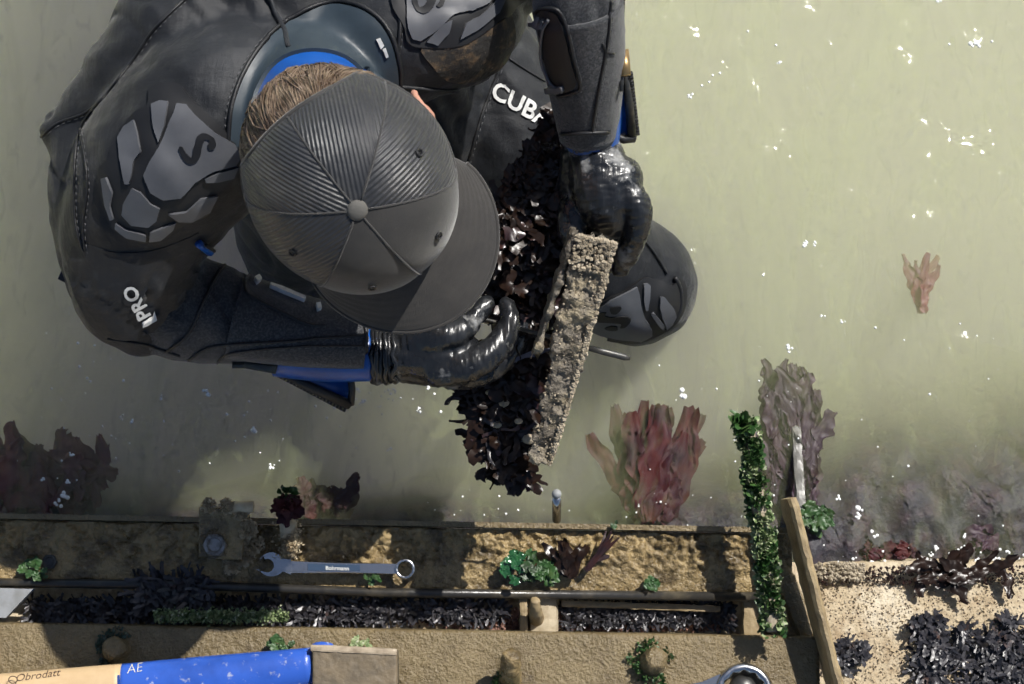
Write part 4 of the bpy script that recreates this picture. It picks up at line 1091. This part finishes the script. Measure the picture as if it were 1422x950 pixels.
weed_bed('seaweed_tuft', 190, 290, 802, 838, .055, .075, 420, .022, .0018, K['dryweed'], 43, 'bushy purple black weed spilling over the dark edge rod', group='dark weed tufts')
def grit(name, x0, x1, y0, y1, z, n, r, m, seed, label):
    mb = MB(); rnd = random.Random(seed)
    for _ in range(n):
        c = P(rnd.uniform(x0, x1), rnd.uniform(y0, y1), z + rnd.uniform(-.003, .004)); s = r*rnd.uniform(.5, 1.4)
        v = [c + Vector((rnd.uniform(.5, 1)*s*a, rnd.uniform(.5, 1)*s*b, rnd.uniform(.4, .9)*s*c_)) for a, b, c_ in ((1,0,0),(-1,0,0),(0,1,0),(0,-1,0),(0,0,1),(0,0,-1))]
        mb.add(v, [(0,2,4),(2,1,4),(1,3,4),(3,0,4),(2,0,5),(1,2,5),(3,1,5),(0,3,5)])
    return tag(mb.build(name, m, None, False), label, kind='stuff')
grit('gravel', 560, 1000, 846, 876, .028, 2600, .003, K['pinkgrit'], 51, 'pink brown shell grit between the rails')
grit('shell_crust', 1128, 1200, 782, 806, .02, 260, .0035, K['crust'], 52, 'wet barnacle and shell bits along the waterline')

# ------------------------------------------------------------------ the crusted bar, its weed, the pick
bar = thing('crusted_bar', P(790, 500, .26), 'barnacle crusted angle iron held upright above the water', 'metal bar')
def angle_leg(a0, a1, wv, tv, name, m, n=60, k=10, amp=.004, seed=0):
    mb = MB(); v = []; f = []
    for i in range(n+1):
        c = a0.lerp(a1, i/n)
        ring_ = [(s, 1) for s in np.linspace(-1, 1, k)] + [(s, -1) for s in np.linspace(1, -1, k)]
        for (s, t) in ring_:
            tp = (.74 + .26*min(1, i/n*9)) * (1 - .5*(i/n)**1.6) * (1 + .22*noise.noise(c*34 + Vector((s, seed, 0))*.6)) * (1 if 1 < i < n-2 else .85)
            p = c + wv*s*tp + tv*t + (a1 - a0).normalized()*(.010*noise.noise(Vector((s*2.2, seed, i > n/2))) if (i == n or i == 0) else 0)
            d = noise.fractal(p * 60 + Vector((seed, 0, 0)), .8, 2, 4) * amp
            v.append(p + tv.normalized()*t*d + wv.normalized()*s*d*1.2)
    r_ = 2*k
    for i in range(n):
        for j in range(r_): f.append((i*r_+j, i*r_+(j+1) % r_, (i+1)*r_+(j+1) % r_, (i+1)*r_+j))
    f += [tuple(reversed(range(r_))), tuple(range(n*r_, (n+1)*r_))]
    return mb.add(v, f).build(name, m, bar)
T0, T1 = P(826, 330, .425), P(750, 640, .30)
axis_ = (T1 - T0).normalized(); wide = (axis_.cross(Vector((.12, 0, 1)))).normalized()
if wide.x < 0: wide = -wide
thk = wide.cross(axis_).normalized(); thk = thk if thk.z > 0 else -thk
face = angle_leg(T0, T1, wide*.020, thk*.004, 'flange', K['rust'], 110, 22, amp=.0055)
side_ = angle_leg(T0 - wide*.022 - thk*.012, T0.lerp(T1, .55) - wide*.03 - thk*.012, thk*.015, wide*.003, 'flange', K['rust'], amp=.003, seed=4)
cb = MB(); rnd = random.Random(12)
for i in range(1050):
    t = rnd.random(); u = rnd.random()
    if u < .6: s = 1 + rnd.gauss(0, .06)                            # thick along the right edge
    elif u < .82: s = rnd.uniform(-1, 1); t = rnd.random()**2 * .14
    else: s = rnd.uniform(-1, 1)
    c = T0.lerp(T1, t) + wide*.020*s*(1 - .5*t**1.6) + thk*.0045
    r_ = rnd.uniform(.0012, .0034) * (1 if u < .82 else .45)
    n = 6; v = []
    for k in range(n): v.append(c + (axis_*math.cos(k*6.283/n) + wide*math.sin(k*6.283/n))*r_*rnd.uniform(.8, 1.2))
    for k in range(n): v.append(c + (axis_*math.cos(k*6.283/n) + wide*math.sin(k*6.283/n))*r_*.5 + thk*r_*rnd.uniform(.7, 1.3))
    cb.add(v, [(k, (k+1) % n, (k+1) % n + n, k + n) for k in range(n)] + [tuple(range(n, 2*n))])
cb.build('barnacles', K['crust'], bar, False)['kind'] = 'stuff'

# the hanging clump of dark weed
outline = [(762, 150), (772, 160), (780, 210), (786, 290), (796, 330), (772, 400), (758, 470), (744, 540), (730, 610), (730, 650), (724, 655), (700, 650), (680, 615), (664, 570), (650, 535), (690, 500), (715, 470), (712, 420), (690, 400), (686, 350), (676, 305), (700, 280), (730, 215)]
wd = thing('weed_clump', P(725, 420, .24), 'large clump of wet black seaweed hanging from the crusted bar', 'seaweed')
core = MB(); limb(core, [(765, 165, .355, 10), (755, 230, .35, 24), (735, 310, .32, 40), (728, 400, .275, 36), (722, 480, .25, 42), (715, 560, .225, 36), (715, 620, .21, 20)], 6, 16)
cme = remesh(core, .005, 2); V = getv(cme); Nn = getn(cme)
for i in range(len(V)): V[i] += Nn[i] * (.010 * noise.fractal(Vector(V[i])*45, .8, 2, 4))
setv(cme, V); link('core', cme, K['kelp'], wd)
def zat(y): return float(np.interp(y, [140, 230, 310, 400, 480, 560, 660], [.385, .385, .365, .315, .29, .26, .235]))
mbs = [MB(), MB(), MB()]; rnd = random.Random(77); made = 0
while made < 2400:
    x, y = rnd.uniform(640, 800), rnd.uniform(135, 660)
    if not inside((x, y), outline): continue
    made += 1; u = rnd.random(); k = 0 if u < .86 else (1 if u < .97 else 2)
    d = Vector((rnd.gauss(0, .8), rnd.gauss(-.7, .9), rnd.gauss(.0, .35)))
    membrane(mbs[k], P(x, y, zat(y) - rnd.random()*.035), d, rnd.uniform(.012, .045) * (.6 if y < 300 else 1), rnd.choice((.0010, .0016, .0024, .004, .006))*rnd.uniform(.7, 1.2), rnd, 12, 3, .9, .65)
mbs[0].build('frond', K['kelp'], wd)['kind'] = 'stuff'; mbs[1].build('frond', K['kelp2'], wd)['kind'] = 'stuff'
mbs[2].build('frond', K['dryweed'], wd)['kind'] = 'stuff'
mb = MB()
for _ in range(10): ribbon(mb, P(732 + rnd.uniform(-4, 4), 640, .225), Vector((rnd.uniform(-.2, .25), -1, -.2)), .035, .004, rnd, 6, .5, .5)
mb.build('frond', K['redweed'], wd)
gb = MB()
for (x, y, s) in ((700, 560, 1), (690, 590, .8), (735, 610, 1.2), (720, 585, .7), (680, 545, .7), (748, 595, 1)):
    c = P(x, y, zat(y)+.004); gb.ball(c, (.007*s, .005*s, .004*s), None, 8, 6)
gb.build('barnacles', K['crust'], wd)['kind'] = 'stuff'
mb = MB(); ribbon(mb, P(706, 502, .30), Vector((1, .35, .05)), .05, .0035, rnd, 8, .3, .3); mb.build('pale_blade', mat('violet grey blade', (.10, .10, .13), .35), wd)

pk = thing('pick', P(760, 468, .27), 'thin steel pick poking from the gloved fingers past the bar', 'tool')
MB().tube([P(640, 433, .352), P(672, 443, .345), P(720, 456, .325), P(800, 478, .30), P(812, 482, .30)], [.0022, .0022, .0022, .0026, .003], 10).build('shank', K['darksteel'], pk)
MB().tube([P(812, 482, .30), P(840, 489, .296), P(868, 496, .292), P(875, 498, .291)], [.003, .0038, .0038, .002], 10, .55).build('tip', K['darksteel'], pk)
MB().tube([P(640, 437, .345), P(668, 445, .34), P(680, 449, .338)], .0018, 8).build('guard_wire', K['steel'], pk)

# ------------------------------------------------------------------ weed in the water
def bush(name, base, spread, n, L, w_, m, z, seed, label, group=None, curl=.7, dirx=0, diry=1, zdir=.1, fan=.22):
    mb = MB(); rnd = random.Random(seed)
    for _ in range(n):
        x = base[0] + rnd.uniform(-1, 1)*spread[0]; y = base[1] + rnd.uniform(-1, 1)*spread[1]
        membrane(mb, P(x, y, z + rnd.uniform(-.045 if seed != 65 else -.025, .012 if seed != 65 else .004)), Vector((dirx + rnd.gauss(0, fan), diry + rnd.gauss(0, fan), 0)), L*rnd.uniform(.4, 1.1), w_*rnd.uniform(.5, 1.1), rnd, turn=.13 if fan < .2 else .35, tip=.8)
    return tag(mb.build(name, m), label, 'seaweed', group)
G_ = 'red seaweeds under the water'
bush('red_seaweed', (906, 722), (28, 8), 46, .135, .014, K['redweed'], -.012, 61, 'tall ruffled red seaweed rising beyond the far rail', G_, fan=.12)
bush('red_seaweed', (455, 712), (30, 10), 22, .045, .009, K['redweed'], -.02, 62, 'small red seaweed beyond the rail, right of the red stalk', G_, .8, -.5)
bush('red_seaweed', (50, 700), (85, 30), 110, .08, .010, K['palered'], -.035, 63, 'wide pinkish weed patch in the water at the left edge', G_, .8)
bush('red_seaweed', (1281, 432), (4, 4), 12, .075, .006, K['palered'], -.05, 64, 'small pale red weed drifting alone at the right', G_, .4, fan=.05)
bush('red_seaweed', (1100, 640), (34, 75), 110, .075, .009, K['purple'], -.012, 65, 'blurred purple weed deep under the thin strip', G_, .7, fan=.12)
bush('red_seaweed', (1235, 775), (40, 5), 22, .03, .010, K['redweed'], -.01, 66, 'low dark red weed just off the shore at the right', G_, .9)
bush('red_seaweed', (1370, 770), (30, 8), 14, .035, .010, K['purple'], -.015, 67, 'dim red weed at the shore near the right edge', G_, .9)

# dark weed carpet on the bed along the frame and the shore, sinking away from it
def mat_z(x, y):
    ys = y + .275; n = noise.noise(Vector((x*7, y*7, 2))); n2 = noise.noise(Vector((x*22, y*22, 5))); n3 = noise.noise(Vector((x*60, y*60, 8)))
    reach = .065 + .05*max(0, min(1, (x - .1)/.25)) + .06*max(0, min(1, (x - .35)/.2)) + .05*noise.noise(Vector((x*4.5, 0, 1)))
    return -.010 - .07*max(0, ys/reach) ** 3.0 + .024*n + .013*n2 + .006*n3
xs = [(-.95 + .006*i) for i in range(325)]; ys_ = [(-.30 + .006*j) for j in range(70)]
mt = MB(); mt.add(*sheet(xs, ys_, mat_z))
tag(mt.build('weed_carpet', mat('dark weed carpet', (.022, .020, .027), .6, (.05, .026, .032), 40, .45, .7, bump=[(120, .8, .004)])), 'dark weed carpet on the bed beside the frame and shore', kind='stuff')

# ------------------------------------------------------------------ weed on the shore
mb = MB(); rnd = random.Random(5)
for _ in range(16): membrane(mb, P(1335 + rnd.uniform(-45, 50), 793 + rnd.uniform(-8, 8), .022 + rnd.uniform(0, .012)), Vector((rnd.choice((-1, 1)), rnd.uniform(-.7, .7), .15)), .045, .0055, rnd, 16, 5)
tag(mb.build('kelp_frond', K['kelp']), 'wet brown black kelp blades washed onto the shoreline', 'seaweed')
def tuft(px, py, rpx, n, seed, label):
    mb = MB(); rnd = random.Random(seed); c = P(px, py, .03)
    for _ in range(n):
        th = rnd.uniform(0, 6.28); k = rnd.random()**.5 * M(rpx, .03)
        if noise.noise(Vector((math.cos(th)*k*45, math.sin(th)*k*45, seed))) < -.05: continue
        membrane(mb, c + Vector((math.cos(th)*k, math.sin(th)*k*.75, rnd.uniform(-.005, .02))), Vector((rnd.gauss(0, 1), rnd.gauss(0, 1), rnd.uniform(-.1, .45))), rnd.uniform(.006, .018), rnd.uniform(.0007, .002), rnd, 7, 2, .7, .55)
    return tag(mb.build('seaweed_tuft', K['dryweed']), label, 'seaweed', 'dark weed tufts')
tuft(1335, 925, 68, 2000, 81, 'widest black weed tuft on the shore, at the bottom')
tuft(1410, 885, 32, 600, 82, 'black weed tuft at the right edge of the shore')
tuft(1285, 872, 22, 220, 85, 'spiky black weed tuft above the widest shore tuft')
tuft(1178, 912, 24, 420, 86, 'small black weed tuft right against the end plate')
tuft(1400, 940, 40, 700, 84, 'brown weed tuft in the bottom right corner')
mt = MB(); rnd = random.Random(15)
for _ in range(2500):                                               # short tan turf algae
    x, y = rnd.uniform(1120, 1470), rnd.uniform(795, 975)
    p = P(x, y, .02); p.z = ground_z(p.x, p.y)
    if noise.noise(p * 14) < -.18: continue
    leaf_at(mt, p, Vector((rnd.gauss(0, .5), rnd.gauss(0, .5), 1)), rnd.uniform(.0015, .0032), rnd)
tag(mt.build('turf_algae', K['fuzz']), 'short tan turf algae covering the shore', kind='stuff')
grit('gravel', 1130, 1430, 786, 812, .018, 700, .0022, K['kelp2'], 54, 'dark red brown bits washed along the shoreline')
grit('gravel', 1125, 1430, 800, 970, .032, 900, .0013, K['kelp2'], 55, 'dark weed bits scattered over the shore')
grit('shells', 1140, 1422, 790, 960, .034, 140, .0016, K['crust'], 53, 'white shell fragments scattered over the shore')

# ------------------------------------------------------------------ foam, bubbles and painted sun glints on the water
fm = MB(); rnd = random.Random(99)  # beads serve as bubbles and as sun sparkles painted in white
spots = [(1040,45,2),(1355,60,5),(1320,62,2),(1377,58,2),(1302,2,3),(958,132,3),(985,112,2),(990,104,2),(975,120,2),(1000,100,2),(1080,88,3),(1078,62,2),(1118,338,4),(1131,338,3),(915,322,2),(1140,438,3),(1170,447,3),(1095,485,4),(1060,380,2),(1215,455,2),
 (945,548,6),(1290,548,2),(95,670,4),(88,688,5),(82,700,4),(60,665,3),(168,580,3),(183,585,3),(352,598,5),(378,650,4),(100,630,3),(540,625,3),(287,545,4),(1195,706,5),(1193,716,4),(1212,738,3),(1217,744,3),(1300,760,4),(1330,765,3),(1385,775,4),(1165,692,3),(1260,645,2),(1340,745,3)]
spots += [(rnd.gauss(530, 60), rnd.gauss(548, 16), rnd.uniform(1, 3.2)) for _ in range(34)] + [(rnd.uniform(0, 520), rnd.gauss(600, 45), rnd.uniform(.5, 1.8)) for _ in range(55)] + \
 [(rnd.uniform(900, 1422), rnd.uniform(440, 770), rnd.uniform(.4, 1.6)) for _ in range(55)] + [(rnd.uniform(1140, 1422), rnd.gauss(778, 10), rnd.uniform(.6, 3.0)) for _ in range(55)] + [(rnd.uniform(60, 230), rnd.uniform(430, 560), rnd.uniform(.8, 2)) for _ in range(24)] + [(rnd.uniform(560, 1080), rnd.gauss(700, 14), rnd.uniform(.5, 1.8)) for _ in range(30)]
for (x, y, r) in spots:
    for _ in range(1 if r < 2.5 else 5):
        c = P(x + rnd.gauss(0, r*.6), y + rnd.gauss(0, r*.6), .0); rr = M(r, 0) * (1 if r < 2.5 else rnd.uniform(.3, .75))
        fm.ball(c, (rr, rr, rr*.6), None, 8, 5)
tag(fm.build('foam_and_glints', K['foam']), 'white foam bubbles and painted sun glints on the murky water', kind='stuff')
